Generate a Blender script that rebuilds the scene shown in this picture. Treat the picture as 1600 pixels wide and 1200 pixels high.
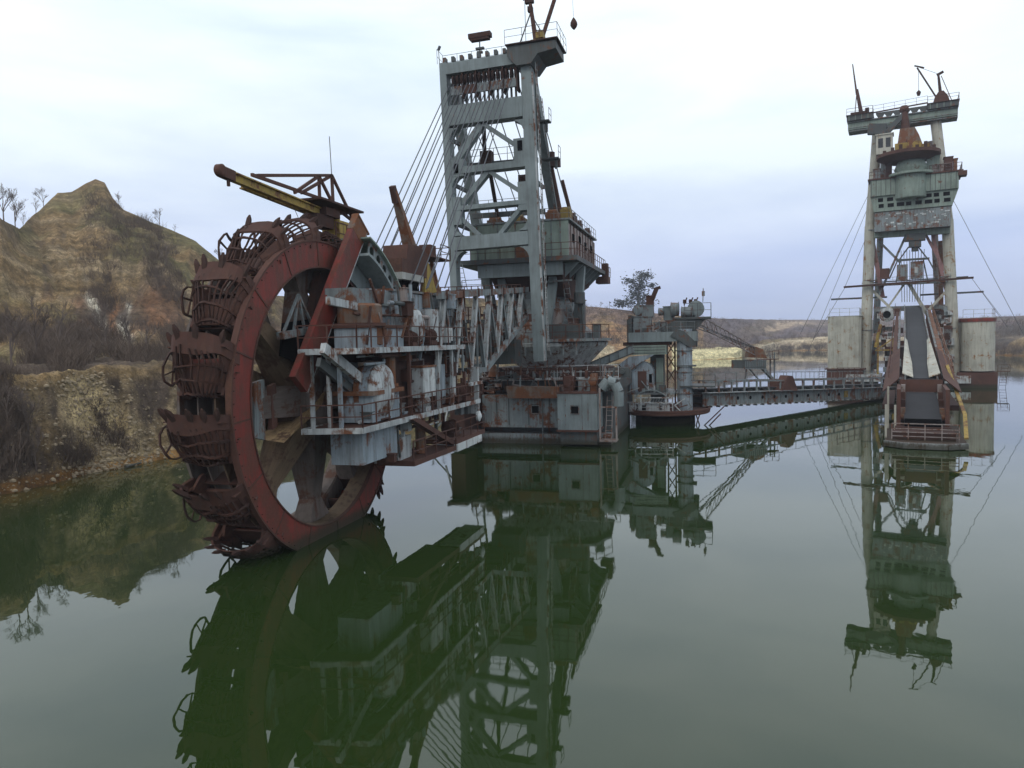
import bpy, bmesh, math, random
import numpy as np
from mathutils import Vector, Matrix

for o in list(bpy.data.objects): bpy.data.objects.remove(o)
scene = bpy.context.scene
COL = scene.collection
R = math.radians
random.seed(7)

# ------------------------------------------------------------------ camera, light, exposure
cam_d = bpy.data.cameras.new('camera'); cam = bpy.data.objects.new('camera', cam_d); COL.objects.link(cam)
scene.camera = cam
cam_d.sensor_width = 36; cam_d.lens = 36 * 1150 / 1600
cam_d.clip_start = 0.1; cam_d.clip_end = 12000
p_, r_ = R(3.33), R(1.3)
fwd = Vector((0, math.cos(p_), -math.sin(p_))); rt0 = Vector((1, 0, 0)); up0 = rt0.cross(fwd)
rt = rt0 * math.cos(r_) - up0 * math.sin(r_); up = up0 * math.cos(r_) + rt0 * math.sin(r_)
m4 = Matrix((rt, up, -fwd)).transposed().to_4x4(); m4.translation = (0, 0, 9)
cam.matrix_world = m4

SUN_EL, SUN_AZ = 38, 215          # azimuth clockwise from +y: behind the camera, to the left
world = bpy.data.worlds.new('World'); scene.world = world; world.use_nodes = True
wn = world.node_tree; wn.nodes.clear()
def N(t, typ, **kw):
    n = t.nodes.new(typ)
    for k, v in kw.items(): setattr(n, k, v)
    return n
def ramp(t, stops, fac=None):
    n = t.nodes.new('ShaderNodeValToRGB'); e = n.color_ramp.elements
    while len(e) < len(stops): e.new(0.5)
    for i, (p, c) in enumerate(stops):
        e[i].position = p; e[i].color = (c, c, c, 1) if isinstance(c, (int, float)) else (*c, 1)
    if fac is not None: t.links.new(fac, n.inputs[0])
    return n
sky = N(wn, 'ShaderNodeTexSky', sky_type='NISHITA', sun_disc=False, sun_elevation=R(SUN_EL), sun_rotation=R(SUN_AZ))
sky.air_density = 1.5; sky.dust_density = 3
bg1 = N(wn, 'ShaderNodeBackground'); bg1.inputs[1].default_value = 0.08
wn.links.new(sky.outputs[0], bg1.inputs[0])
tc = N(wn, 'ShaderNodeTexCoord'); sx = N(wn, 'ShaderNodeSeparateXYZ'); wn.links.new(tc.outputs['Generated'], sx.inputs[0])
mp = N(wn, 'ShaderNodeMapping'); mp.inputs['Scale'].default_value = (1.5, 1.5, 6.0); mp.inputs['Location'].default_value = (3.1, .4, .2)
wn.links.new(tc.outputs['Generated'], mp.inputs[0])
cn = N(wn, 'ShaderNodeTexNoise'); cn.inputs['Scale'].default_value = 1.5; cn.inputs['Detail'].default_value = 7; cn.inputs['Roughness'].default_value = .5; cn.inputs['Distortion'].default_value = .25
wn.links.new(mp.outputs[0], cn.inputs[0])
grad = ramp(wn, [(0.0, (.55, .64, .90)), (.10, (.69, .79, 1.06)), (.21, (.87, .98, 1.12)), (.36, (1.07, 1.19, 1.28)), (.6, (1.22, 1.31, 1.42)), (1, (1.22, 1.31, 1.42))], sx.outputs[2])
cl = ramp(wn, [(.30, (.80, .85, .94)), (.48, (.97, .98, 1.0)), (.66, (1.16, 1.14, 1.11))], cn.outputs[0])
mx = N(wn, 'ShaderNodeMix', data_type='RGBA', blend_type='MULTIPLY'); mx.inputs[0].default_value = 1
wn.links.new(grad.outputs[0], mx.inputs[6]); wn.links.new(cl.outputs[0], mx.inputs[7])
bg2 = N(wn, 'ShaderNodeBackground'); bg2.inputs[1].default_value = 1.0
wn.links.new(mx.outputs[2], bg2.inputs[0])
ms = N(wn, 'ShaderNodeMixShader'); ms.inputs[0].default_value = .88
wn.links.new(bg1.outputs[0], ms.inputs[1]); wn.links.new(bg2.outputs[0], ms.inputs[2])
wo = N(wn, 'ShaderNodeOutputWorld'); wn.links.new(ms.outputs[0], wo.inputs[0])

sl = bpy.data.lights.new('sun', 'SUN'); sl.energy = .6; sl.angle = R(25); sl.color = (1, .95, .88)
so = bpy.data.objects.new('sun', sl); COL.objects.link(so)
sd = Vector((math.sin(R(SUN_AZ)) * math.cos(R(SUN_EL)), math.cos(R(SUN_AZ)) * math.cos(R(SUN_EL)), math.sin(R(SUN_EL))))
so.rotation_euler = sd.to_track_quat('Z', 'Y').to_euler(); so.location = (0, 0, 100)
vs = scene.view_settings; vs.view_transform = 'Standard'; vs.look = 'None'; vs.exposure = 0.0; vs.gamma = 1; vs.use_curve_mapping = False

# ------------------------------------------------------------------ materials
def newmat(name):
    m = bpy.data.materials.new(name); m.use_nodes = True; t = m.node_tree
    b = t.nodes['Principled BSDF']; return m, t, b
def noise(t, vec, scale, detail=5, rough=.6, dist=0):
    n = N(t, 'ShaderNodeTexNoise'); n.inputs['Scale'].default_value = scale; n.inputs['Detail'].default_value = detail
    n.inputs['Roughness'].default_value = rough; n.inputs['Distortion'].default_value = dist
    if vec is not None: t.links.new(vec, n.inputs[0])
    return n
def mixc(t, fac, a, b, mode='MIX'):
    n = N(t, 'ShaderNodeMix', data_type='RGBA', blend_type=mode)
    for s, v in ((0, fac), (6, a), (7, b)):
        if hasattr(v, 'links') or isinstance(v, bpy.types.NodeSocket): t.links.new(v, n.inputs[s])
        elif isinstance(v, (int, float)): n.inputs[s].default_value = v
        else: n.inputs[s].default_value = (*v, 1)
    return n.outputs[2]
def paint(name, base, rust=.35, grime=.5, rough=.65, rustc=((.055, .022, .014), (.20, .075, .03)), metal=0.0):
    m, t, b = newmat(name)
    tc = N(t, 'ShaderNodeTexCoord'); v = tc.outputs['Object']
    n1 = noise(t, v, .9, 8, .68, .4); n2 = noise(t, v, 6.0, 5, .7)
    mp = N(t, 'ShaderNodeMapping'); mp.inputs['Scale'].default_value = (3.2, 3.2, .28); t.links.new(v, mp.inputs[0])
    n3 = noise(t, mp.outputs[0], 1.2, 6, .7)
    # base colour with fading and dirt
    var = ramp(t, [(.3, .72), (.5, 1.0), (.72, 1.22)], noise(t, v, .35, 6, .6).outputs[0])
    c = mixc(t, 1.0, base, var.outputs[0], 'MULTIPLY')
    dirt = ramp(t, [(.42, 0.0), (.70, grime)], n3.outputs[0])
    c = mixc(t, dirt.outputs[0], c, (.045, .036, .028))
    rc = mixc(t, n2.outputs[0], rustc[0], rustc[1])
    add = N(t, 'ShaderNodeMath', operation='ADD'); t.links.new(n1.outputs[0], add.inputs[0])
    mu = N(t, 'ShaderNodeMath', operation='MULTIPLY'); mu.inputs[1].default_value = .35; t.links.new(n3.outputs[0], mu.inputs[0]); t.links.new(mu.outputs[0], add.inputs[1])
    mu2 = N(t, 'ShaderNodeMath', operation='MULTIPLY'); mu2.inputs[1].default_value = .22; t.links.new(n2.outputs[0], mu2.inputs[0])
    ad2 = N(t, 'ShaderNodeMath', operation='ADD'); t.links.new(add.outputs[0], ad2.inputs[0]); t.links.new(mu2.outputs[0], ad2.inputs[1])
    th = 1.06 - .42 * rust
    rm = ramp(t, [(min(.98, th - .055), 0.0), (min(.995, th + .045), 1.0)], ad2.outputs[0])
    c = mixc(t, rm.outputs[0], c, rc)
    # tide mark: slime and damp rust just above the water
    geo = N(t, 'ShaderNodeNewGeometry'); sp_ = N(t, 'ShaderNodeSeparateXYZ'); t.links.new(geo.outputs['Position'], sp_.inputs[0])
    tm = N(t, 'ShaderNodeMath', operation='MULTIPLY_ADD'); t.links.new(n2.outputs[0], tm.inputs[0]); tm.inputs[1].default_value = -.5; t.links.new(sp_.outputs[2], tm.inputs[2])
    c = mixc(t, ramp(t, [(.0,.9),(.16,.75),(.42,0.0)], tm.outputs[0]).outputs[0], c, (.030,.027,.014))
    t.links.new(c, b.inputs['Base Color'])
    b.inputs['Roughness'].default_value = rough; b.inputs['Metallic'].default_value = metal
    b.inputs['Specular IOR Level'].default_value = 0.0 if name == 'dark_opening' else .3
    bp = N(t, 'ShaderNodeBump'); bp.inputs['Strength'].default_value = .35; bp.inputs['Distance'].default_value = .04
    t.links.new(n2.outputs[0], bp.inputs['Height']); t.links.new(bp.outputs[0], b.inputs['Normal'])
    return m
M = {}
M['grey'] = paint('grey_green_paint', (.20, .235, .232), .20, .35)
M['greyr'] = paint('rusting_grey_paint', (.19, .215, .215), .52, .55)
M['blue'] = paint('blue_grey_paint', (.27, .315, .34), .44, .6)
M['light'] = paint('light_grey_paint', (.42, .44, .43), .50, .6)
M['dkgrey'] = paint('dark_grey_paint', (.075, .085, .083), .4, .5)
M['red'] = paint('red_oxide_primer', (.185, .030, .020), .62, .75, .6, rustc=((.06, .022, .016), (.16, .05, .03)))
M['rust'] = paint('brown_rust', (.088, .039, .028), .5, .4, .85, rustc=((.040, .019, .014), (.145, .066, .040)))
M['rustd'] = paint('dark_rust', (.055, .026, .019), .5, .4, .9, rustc=((.022, .012, .009), (.10, .040, .025)))
M['orust'] = paint('orange_rust', (.17, .125, .095), .72, .5, .85, rustc=((.085, .032, .018), (.24, .095, .038)))
M['earth'] = paint('earth_caked_steel', (.17, .115, .07), .5, .45, .9, rustc=((.05, .026, .018), (.12, .07, .045)))
M['spoke'] = paint('worn_spoke_steel', (.135, .108, .092), .5, .55, .8, rustc=((.05, .025, .018), (.13, .06, .035)))
M['yellow'] = paint('faded_yellow_paint', (.32, .22, .045), .50, .45)
M['beige'] = paint('beige_tank_paint', (.42, .405, .335), .36, .35, rustc=((.13, .055, .02), (.34, .17, .05)))
M['pinkgrey'] = paint('pinkish_grey_paint', (.26, .22, .20), .5, .4)
M['green'] = paint('pale_green_paint', (.22, .27, .225), .30, .35)
M['white'] = paint('white_paint', (.52, .54, .52), .36, .45)
M['pink'] = paint('faded_red_paint', (.30, .16, .15), .40, .4)
M['redpink'] = paint('faded_red_sheet', (.20, .075, .062), .45, .5)
M['belt'] = paint('rubber_belt', (.028, .029, .032), .12, .3, .8)
M['sand'] = paint('sand_caked_steel', (.33, .215, .105), .45, .5, .95, rustc=((.06, .03, .018), (.16, .09, .05)))
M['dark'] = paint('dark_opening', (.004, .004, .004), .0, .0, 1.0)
M['rope'] = paint('steel_rope', (.075, .08, .088), .2, .2, .6)
M['concrete'] = paint('pale_slab', (.42, .42, .38), .1, .5)
def glassm():
    m, t, b = newmat('window_glass'); b.inputs['Base Color'].default_value = (.01, .012, .014, 1); b.inputs['Roughness'].default_value = .12; return m
M['glass'] = glassm()

# ------------------------------------------------------------------ mesh builder
class MB:
    def __init__(s): s.v = []; s.f = []; s.T = None
    def add(s, vs, fs):
        o = len(s.v)
        if s.T is not None: vs = [s.T @ Vector(v) for v in vs]
        s.v += [tuple(v) for v in vs]; s.f += [tuple(i + o for i in f) for f in fs]; return s
    def box(s, x0, x1, y0, y1, z0, z1):
        return s.add([(x0,y0,z0),(x1,y0,z0),(x1,y1,z0),(x0,y1,z0),(x0,y0,z1),(x1,y0,z1),(x1,y1,z1),(x0,y1,z1)],
              [(0,3,2,1),(4,5,6,7),(0,1,5,4),(1,2,6,5),(2,3,7,6),(3,0,4,7)])
    def beam(s, p, q, w, h=None, up=(0,0,1), w2=None, h2=None):
        p, q = Vector(p), Vector(q); h = w if h is None else h
        d = (q - p).normalized(); u = Vector(up)
        if abs(d.dot(u)) > .97: u = Vector((0,1,0)) if abs(d.y) < .9 else Vector((1,0,0))
        a = d.cross(u).normalized(); b = a.cross(d).normalized()
        w2 = w if w2 is None else w2; h2 = h if h2 is None else h2
        vs = []
        for c, ww, hh in ((p, w, h), (q, w2, h2)):
            for sx_, sz_ in ((-1,-1),(1,-1),(1,1),(-1,1)): vs.append(c + a*sx_*ww/2 + b*sz_*hh/2)
        return s.add(vs, [(3,2,1,0),(4,5,6,7),(0,1,5,4),(1,2,6,5),(2,3,7,6),(3,0,4,7)])
    def ibeam(s, p, q, w, h, up=(0,0,1), t=.06):      # channel / I section
        p, q = Vector(p), Vector(q); d = (q-p).normalized(); u = Vector(up)
        if abs(d.dot(u)) > .97: u = Vector((0,1,0))
        a = d.cross(u).normalized(); b = a.cross(d).normalized()
        s.beam(p + b*(h/2-t/2), q + b*(h/2-t/2), w, t, up); s.beam(p - b*(h/2-t/2), q - b*(h/2-t/2), w, t, up)
        return s.beam(p, q, t, h-2*t, up)
    def tube(s, p, q, r, n=10, r2=None, caps=True):
        p, q = Vector(p), Vector(q); d = (q-p).normalized(); u = Vector((0,0,1)) if abs(d.z) < .95 else Vector((1,0,0))
        a = d.cross(u).normalized(); b = a.cross(d); r2 = r if r2 is None else r2; vs = []
        for c, rr in ((p, r), (q, r2)):
            for i in range(n): th = 2*math.pi*i/n; vs.append(c + (a*math.cos(th) + b*math.sin(th))*rr)
        fs = [(i, (i+1)%n, n+(i+1)%n, n+i) for i in range(n)]
        if caps: fs += [tuple(range(n))[::-1], tuple(range(n, 2*n))]
        return s.add(vs, fs)
    def path(s, pts, r, n=6):
        for a, b in zip(pts, pts[1:]): s.tube(a, b, r, n)
        return s
    def prism(s, pts, ax, lo, hi):
        def mk(u, v, w): return (w,u,v) if ax == 'x' else (u,w,v) if ax == 'y' else (u,v,w)
        n = len(pts); vs = [mk(u,v,lo) for u,v in pts] + [mk(u,v,hi) for u,v in pts]
        return s.add(vs, [tuple(range(n)), tuple(range(2*n-1, n-1, -1))] + [(i, n+i, n+(i+1)%n, (i+1)%n) for i in range(n)])
    def ring(s, c, r0, r1, lo, hi, n=64, a0=0, a1=360, ax='x', el=1.0):   # annular solid about an axis; angles from +z towards -y
        full = abs(a1-a0) >= 360; k = n if full else n+1; vs = []
        def mk(rr, th, w):
            u, v = -rr*math.sin(th), rr*math.cos(th)*el
            if ax == 'x': return (w, c[0]+u, c[1]+v)
            if ax == 'y': return (c[0]+u, w, c[1]+v)
            return (c[0]+u, c[1]+v, w)
        for i in range(k):
            th = R(a0 + (a1-a0)*i/n)
            vs += [mk(r0,th,lo), mk(r1,th,lo), mk(r1,th,hi), mk(r0,th,hi)]
        fs = []
        for i in range(n if full else n):
            a = 4*i; b = 4*((i+1) % k)
            for j in range(4): fs.append((a+j, a+(j+1)%4, b+(j+1)%4, b+j))
        if not full: fs += [(0,1,2,3), (4*n+3, 4*n+2, 4*n+1, 4*n)]
        return s.add(vs, fs)
    def lathe(s, prof, c, ax='z', n=28):
        vs = []
        for r, h in prof:
            for i in range(n):
                th = 2*math.pi*i/n; u, v = r*math.cos(th), r*math.sin(th)
                vs.append((c[0]+u, c[1]+v, c[2]+h) if ax == 'z' else (c[0]+h, c[1]+u, c[2]+v) if ax == 'x' else (c[0]+u, c[1]+h, c[2]+v))
        fs = [(j*n+i, j*n+(i+1)%n, (j+1)*n+(i+1)%n, (j+1)*n+i) for j in range(len(prof)-1) for i in range(n)]
        fs += [tuple(range(n))[::-1], tuple(range((len(prof)-1)*n, len(prof)*n))]
        return s.add(vs, fs)
    def rail(s, pts, h=1.05, r=.055, step=1.3, mid=True):
        for a, b in zip(pts, pts[1:]):
            a, b = Vector(a), Vector(b); L = (b-a).length; k = max(1, round(L/step))
            for i in range(k+1): c = a.lerp(b, i/k); s.beam(c, c+Vector((0,0,h)), r, r)
            s.beam(a+Vector((0,0,h)), b+Vector((0,0,h)), r, r)
            if mid: s.beam(a+Vector((0,0,h*.5)), b+Vector((0,0,h*.5)), r*.8, r*.8)
        return s
    def ladder(s, p, q, w=.5, step=.4, side=(1,0,0), r=.05):
        p, q, sd_ = Vector(p), Vector(q), Vector(side).normalized()*w/2
        s.beam(p-sd_, q-sd_, r, r); s.beam(p+sd_, q+sd_, r, r); k = int((q-p).length/step)
        for i in range(1, k): c = p.lerp(q, i/k); s.beam(c-sd_, c+sd_, r*.8, r*.8)
        return s
    def holeplate(s, cells, r_hole, f0, f1):           # cells: four corners each (3-D); plate extruded from f0 to f1
        for cc in cells:
            c = sum((Vector(x) for x in cc), Vector())/4; n = 16
            for off, flip in ((Vector(f0), 0), (Vector(f1), 1)):
                vs = []
                ex = (Vector(cc[1])-Vector(cc[0])).normalized(); ey = (Vector(cc[3])-Vector(cc[0])).normalized()
                for i in range(n):
                    t = (i*4/n); k = int(t); fr = t-k; e = Vector(cc[k]).lerp(Vector(cc[(k+1)%4]), fr); vs.append(e+off)
                for i in range(n):
                    th = 2*math.pi*i/n + math.pi*1.25; vs.append(c + off + (ex*math.cos(th)+ey*math.sin(th))*r_hole)
                s.add(vs, [(i,(i+1)%n,n+(i+1)%n,n+i) for i in range(n)])
        return s
    def build(s, name, mat, parent=None, smooth=False, label=None):
        me = bpy.data.meshes.new(name); me.from_pydata(s.v, [], s.f)
        me.materials.append(M[mat] if isinstance(mat, str) else mat)
        if smooth: me.shade_smooth()
        o = bpy.data.objects.new(name, me); COL.objects.link(o)
        if parent is not None: o.parent = parent
        if label: o['label'] = label
        return o
def thing(name, label, cat, loc=(0,0,0), yaw=0, group=None):
    o = bpy.data.objects.new(name, None); COL.objects.link(o); o.empty_display_size = .5
    o.location = loc; o.rotation_euler = (0, 0, -R(yaw)); o['label'] = label; o['category'] = cat
    if group: o['group'] = group
    return o
def hinge(name, mb, mat, parent, loc, rot=(0,0,0), **k):   # a part with its own origin and turn
    o = mb.build(name, mat, parent, **k); o.location = loc; o.rotation_euler = rot; return o
def link_copy(o, parent, loc=None, rot=None):
    c = o.copy(); COL.objects.link(c); c.parent = parent
    if loc is not None: c.location = loc
    if rot is not None: c.rotation_euler = rot
    return c

# ------------------------------------------------------------------ numpy noise
def vnoise(x, y, seed=0):
    xi = np.floor(x).astype(np.int64); yi = np.floor(y).astype(np.int64); fx = x-xi; fy = y-yi
    fx = fx*fx*(3-2*fx); fy = fy*fy*(3-2*fy)
    def h(a, b):
        n = (a*374761393 + b*668265263 + seed*69069) & 0x7fffffff
        n = ((n ^ (n >> 13))*1274126177) & 0x7fffffff
        return ((n ^ (n >> 16)) & 0xffff)/65535.
    return (h(xi,yi)*(1-fx)+h(xi+1,yi)*fx)*(1-fy)+(h(xi,yi+1)*(1-fx)+h(xi+1,yi+1)*fx)*fy
def fbm(x, y, o=5, seed=0, g=.5):
    s = 0; a = 1; t = 0
    for i in range(o): s = s + a*vnoise(x*2**i, y*2**i, seed+i); t += a; a *= g
    return s/t*2-1

# ------------------------------------------------------------------ terrain (hillsides round the flooded pit)
# one row per direction: x/y, then distance/height pairs: shore, bank top, bench end, mid slope, ridge, behind
TAB = [
 (-1.9, (30,0),(33,6),(45,7.5),(60,13),(80,24),(120,22)),
 (-1.13,(36,0),(40,6.8),(55,8),(72,14),(93,25),(130,22)),
 (-.826,(42,0),(46,6.8),(62,8),(80,14),(97,29),(135,23)),
 (-0.682,(47,0),(51,7.3),(67,8.3),(83,15),(101,27.3),(140,22)),
 (-0.657,(48.5,0),(52.5,7.5),(68,8.4),(86,15),(116,28.4),(160,24)),
 (-0.629,(50,0),(54,7.6),(71,8.5),(92,16),(136,34.8),(170,26)),
 (-0.603,(52,0),(56,7.7),(74,8.6),(98,17),(143,39.6),(175,28)),
 (-0.584,(53.5,0),(58,7.7),(75,8.6),(100,17.5),(145,40.2),(178,28)),
 (-0.564,(54.5,0),(59.5,7.7),(76,8.6),(102,17.8),(146,42.1),(178,28)),
 (-0.551,(55,0),(60,7.6),(77,8.7),(103,18),(146,42.9),(180,28)),
 (-0.539,(55.6,0),(61,7.6),(78,8.7),(103,18),(146,42.2),(180,28)),
 (-.529,(56.2,0),(61.6,7.6),(78.6,8.7),(103,18),(146,39.2),(180,27)),
 (-0.516,(57,0),(62.5,7.6),(80,8.7),(104,18),(146,36.9),(180,26)),
 (-0.482,(59.5,0),(65,7.6),(83,8.7),(107,17.5),(145,34.0),(180,25)),
 (-0.456,(61,0),(67,7.5),(86,8.7),(108,17),(144,32.2),(180,24)),
 (-0.421,(66,0),(73,7.5),(92,8.7),(112,16),(142,29.6),(180,22)),
 (-.391,(76,0),(83,7),(102,8.6),(118,15),(140,25.6),(180,19)),
 (-.322,(98,0),(105,6),(118,8),(132,13),(150,19.5),(190,16)),
 (-.209,(125,0),(132,5),(143,7),(157,13),(172,19.8),(220,18)),
 (-.096,(160,0),(167,5),(177,8),(188,14),(202,22.0),(260,20)),
 (0.0,  (215,0),(222,5),(230,8),(240,15),(254,23.0),(320,22)),
 (.087, (297,0),(303,4.5),(309,9),(318,17),(335,24.8),(420,25)),
 (.174, (300,0),(306,3.5),(314,8),(326,15),(342,21.5),(430,22)),
 (.243, (287,0),(290,2.6),(312,3.4),(335,10),(362,19.0),(460,20)),
 (.304, (293,0),(296,2.6),(330,3.4),(375,9),(430,19.0),(560,20)),
 (.328, (330,0),(334,3),(380,5),(450,11),(520,20.5),(640,21)),
 (.36,  (415,0),(419,4.5),(450,7),(540,13),(640,22.5),(820,22)),
 (.435, (408,0),(412,6.2),(450,7.5),(550,14),(660,21.5),(900,21)),
 (.52,  (400,0),(404,5.6),(440,7.2),(540,14),(640,20),(900,20)),
 (.609, (345,0),(349,5),(390,7),(490,13),(600,19.3),(850,19)),
 (.65,  (268,0),(285,5),(305,9),(360,12),(600,20.0),(850,19)),
 (.70,  (248,0),(262,6),(282,10),(345,13),(560,19.5),(850,19)),
 (1.0,  (225,0),(240,7),(262,10),(330,14),(480,19),(800,19)),
 (1.9,  (190,0),(205,7),(230,10),(300,14),(420,19),(700,19)),
]
def build_terrain():
    ts = np.array([r[0] for r in TAB]); Yc = np.array([[p[0] for p in r[1:]] for r in TAB], float); Zc = np.array([[p[1] for p in r[1:]] for r in TAB], float)
    tt = np.concatenate([np.linspace(-1.9,-.8,90,endpoint=False), np.linspace(-.8,-.3,330,endpoint=False), np.linspace(-.3,.72,430,endpoint=False), np.linspace(.72,1.9,80)])
    # position along the profile: -1 deep water, 0 shore, 1..5 control points, 6 far
    kk = np.concatenate([np.linspace(-1,0,5,endpoint=False), np.linspace(0,1,30,endpoint=False), np.linspace(1,2,34,endpoint=False), np.linspace(2,3,60,endpoint=False), np.linspace(3,4,95,endpoint=False), np.linspace(4,5,30,endpoint=False), np.linspace(5,6,10)])
    nt, nk = len(tt), len(kk)
    Yg = np.zeros((nt,nk)); Zg = np.zeros((nt,nk)); K = np.tile(kk,(nt,1)); Tt = np.tile(tt[:,None],(1,nk))
    # wobble the direction a little so the profile does not read as straight interpolation
    yc = np.stack([np.interp(tt, ts, Yc[:,j]) for j in range(6)],1); zc = np.stack([np.interp(tt, ts, Zc[:,j]) for j in range(6)],1)
    yc = np.concatenate([yc[:,:1]-6, yc, yc[:,-1:]*2.2+60],1); zc = np.concatenate([np.full((nt,1),-4.), zc, zc[:,-1:]-2],1)
    for i in range(nt):
        k1 = np.arange(-1,7); Yg[i] = np.interp(kk,k1,yc[i]); z = np.interp(kk,k1,zc[i])
        Zg[i] = z
    # rounded profile joints
    for _ in range(2):
        Z2 = Zg.copy(); Z2[:,1:-1] = (Zg[:,:-2]+2*Zg[:,1:-1]+Zg[:,2:])/4; Zg = Z2
    X = Tt*Yg; Y = Yg
    sc = np.clip(Yg/100,.5,4)
    # slopes get gullies that run down them, bench and top only gentle noise
    slope = np.clip(1-np.abs(K-.5)*2,0,1) + np.clip(1-np.abs(K-3.2)/1.3,0,1)
    gul = -np.abs(fbm(Tt*26+.35*fbm(X*.05,Y*.05,3,9), K*.8, 5, 3))*1.0
    fade = np.clip(K*5,0,1)*np.clip((6-K),0,1)
    wide = fbm(X*.035,Y*.035,5,11)
    ridgepin = 1-.97*np.exp(-((K-4)/.22)**2)
    dz = (gul*2.6*slope*np.clip(np.where(K>2,1.5,.8),0,2) + wide*2.2*np.clip(K/2,0,1) + fbm(X*.3,Y*.3,4,21)*.8 + fbm(X*1.1,Y*1.1,4,5)*.28)
    Zg = Zg + dz*fade*ridgepin + np.where(np.abs(K-4)<.8, fbm(X*.12,Y*.12,5,31)*.45, 0)
    # ragged shoreline and bench lip
    Y = Y + fbm(Tt*60,K*0,4,41)*.9*sc*np.clip(1-np.abs(K-.5),0,1); X = Tt*Y
    Zg = np.where(K<0, np.minimum(Zg,-.05), Zg)
    Zg[:, np.abs(kk)<1e-6] = -.02
    verts = np.stack([X,Y,Zg],-1).reshape(-1,3)
    i, j = np.meshgrid(np.arange(nt-1), np.arange(nk-1), indexing='ij'); a = i*nk+j
    faces = np.stack([a, a+nk, a+nk+1, a+1],-1).reshape(-1,4)
    # ground colours: what soil or undergrowth is where
    C = np.zeros((nt,nk,3)); u = Tt*1150+800
    ochre=np.array([.215,.145,.070]); tan=np.array([.27,.20,.115]); brown=np.array([.12,.088,.055]); brush=np.array([.10,.074,.055]); white=np.array([.50,.45,.35]); orange=np.array([.34,.15,.06]); olive=np.array([.15,.125,.055]); grey=np.array([.16,.14,.13]); yell=np.array([.62,.54,.30])
    n1 = fbm(X*.06,Y*.06,5,51); n2 = fbm(X*.22,Zg*.35+Y*.1,5,61); n3 = fbm(Tt*40,K*2.2,5,71)
    def mixm(c, col, m): m = np.clip(m,0,1)[...,None]; return c*(1-m)+col*m
    C[:] = ochre; C = mixm(C, tan, (n2+.1)*2.2); C = mixm(C, brown, (n1+n3*.6-.02)*2.6)
    C = mixm(C, olive, (fbm(X*.1,Y*.1,4,81)-.05)*2.5)
    mid = np.clip(1-np.abs(K-2.55)/.55,0,1); C = mixm(C, orange, mid*(n3*1.6+n2+.15)*1.3*(u>60))
    near = (Y<260)
    C = mixm(C, brush, np.where(near&(K>1.15)&(K<3.0), (.85-np.abs(K-1.9)*.75 + n1*1.6 + n3*.7), 0))
    C = mixm(C, brush, np.where(near&(K>3.0)&(K<3.7), (n1*2.4+n3*1.2-.1), 0))
    C = mixm(C, brush, np.where(near&(K>0.12)&(K<1.0), (n3*3.0+n1*1.5+.12), 0))
    def blob(u0, k0, su, sk): return np.exp(-((u-u0)/su)**2-((K-k0)/sk)**2)
    def streak(u0,k0,u1,k1,wu,wk):
        uu=(u-u0)/wu; kq=(K-k0)/wk; du=(u1-u0)/wu; dk=(k1-k0)/wk; tq=np.clip((uu*du+kq*dk)/(du*du+dk*dk),0,1); return np.exp(-((uu-tq*du)**2+(kq-tq*dk)**2)*.8)
    scree = np.clip(1.25-np.abs(u-(118+70*(1-K)))/(26+55*(1-K)),0,1)*((K>0)&(K<1.08)&near)
    C = mixm(C, np.array([.50,.38,.20]), scree*(.85+n2*1.3+n3*.6)*1.1)
    C = mixm(C, white, near*(K>1.9)*(K<3.2)*(streak(142,2.95,178,2.25,5,.07)+streak(190,2.62,206,2.2,6,.08)+streak(208,2.9,196,2.3,4,.06)*.8)*1.1*(.75+n2*1.5+n3))
    C = mixm(C, orange*.95, near*(streak(186,2.95,180,2.5,5,.08)+streak(240,2.8,270,2.4,14,.16)*.45)*(.45+n3*.8)*(K>1.5))
    C = mixm(C, ochre, near*np.exp(-((K-.97)/.07)**2)*(.55+n2*2))
    far = (Y>270)
    C = mixm(C, tan*np.array([1.25,.95,.8]), far*(u<1120)*(K>.6)*(.45+n3*.9))
    C = mixm(C, np.array([.19,.13,.10]), far*(u<1180)*(K>3)*(.35+n3*2))
    C = mixm(C, yell, far*((u>1050)&(u<1160))*(K>.02)*(K<1.9)*1.0)
    C = mixm(C, white*np.array([1.0,.92,.75]), far*(u<960)*(u>850)*(K>0)*(K<1.4)*(.6+n3))
    C = mixm(C, grey*np.array([.85,.8,.9]), far*(u>1100)*(K>2)*(.75+n3*.6))
    C = mixm(C, white*np.array([1.0,.9,.78]), far*(u>1165)*(u<1540)*(K>0)*(K<1.6)*(.9-np.abs(K-.8)*.5+n3*1.2))
    C = mixm(C, white*np.array([.9,.75,.65]), far*(blob(1235,3.6,45,.25)+blob(1200,3.2,30,.2))*(.8+n3*2))
    C = mixm(C, grey*.55, far*(u>1548)*(K<2.5)*(.9+n3*.7))
    C = np.where((K<.09)[...,None]&(K>=0)[...,None], C*np.array([.72,.55,.38])+np.array([.03,.012,0]), C)
    me = bpy.data.meshes.new('hillside'); me.from_pydata(verts.tolist(), [], faces.tolist()); me.shade_smooth()
    ca = me.color_attributes.new('soil','FLOAT_COLOR','POINT'); ca.data.foreach_set('color', np.concatenate([C.reshape(-1,3), np.ones((nt*nk,1))],1).astype(np.float32).ravel())
    m, t, b = newmat('soil_and_scree'); at = N(t,'ShaderNodeVertexColor', layer_name='soil'); tc = N(t,'ShaderNodeTexCoord'); v = tc.outputs['Object']
    nz = noise(t, v, .9, 9, .72, .3); nf = noise(t, v, 5.0, 5, .7)
    c = mixc(t, 1.0, at.outputs[0], ramp(t, [(.3,.42),(.5,1.0),(.68,1.75)], nz.outputs[0]).outputs[0], 'MULTIPLY')
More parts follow.
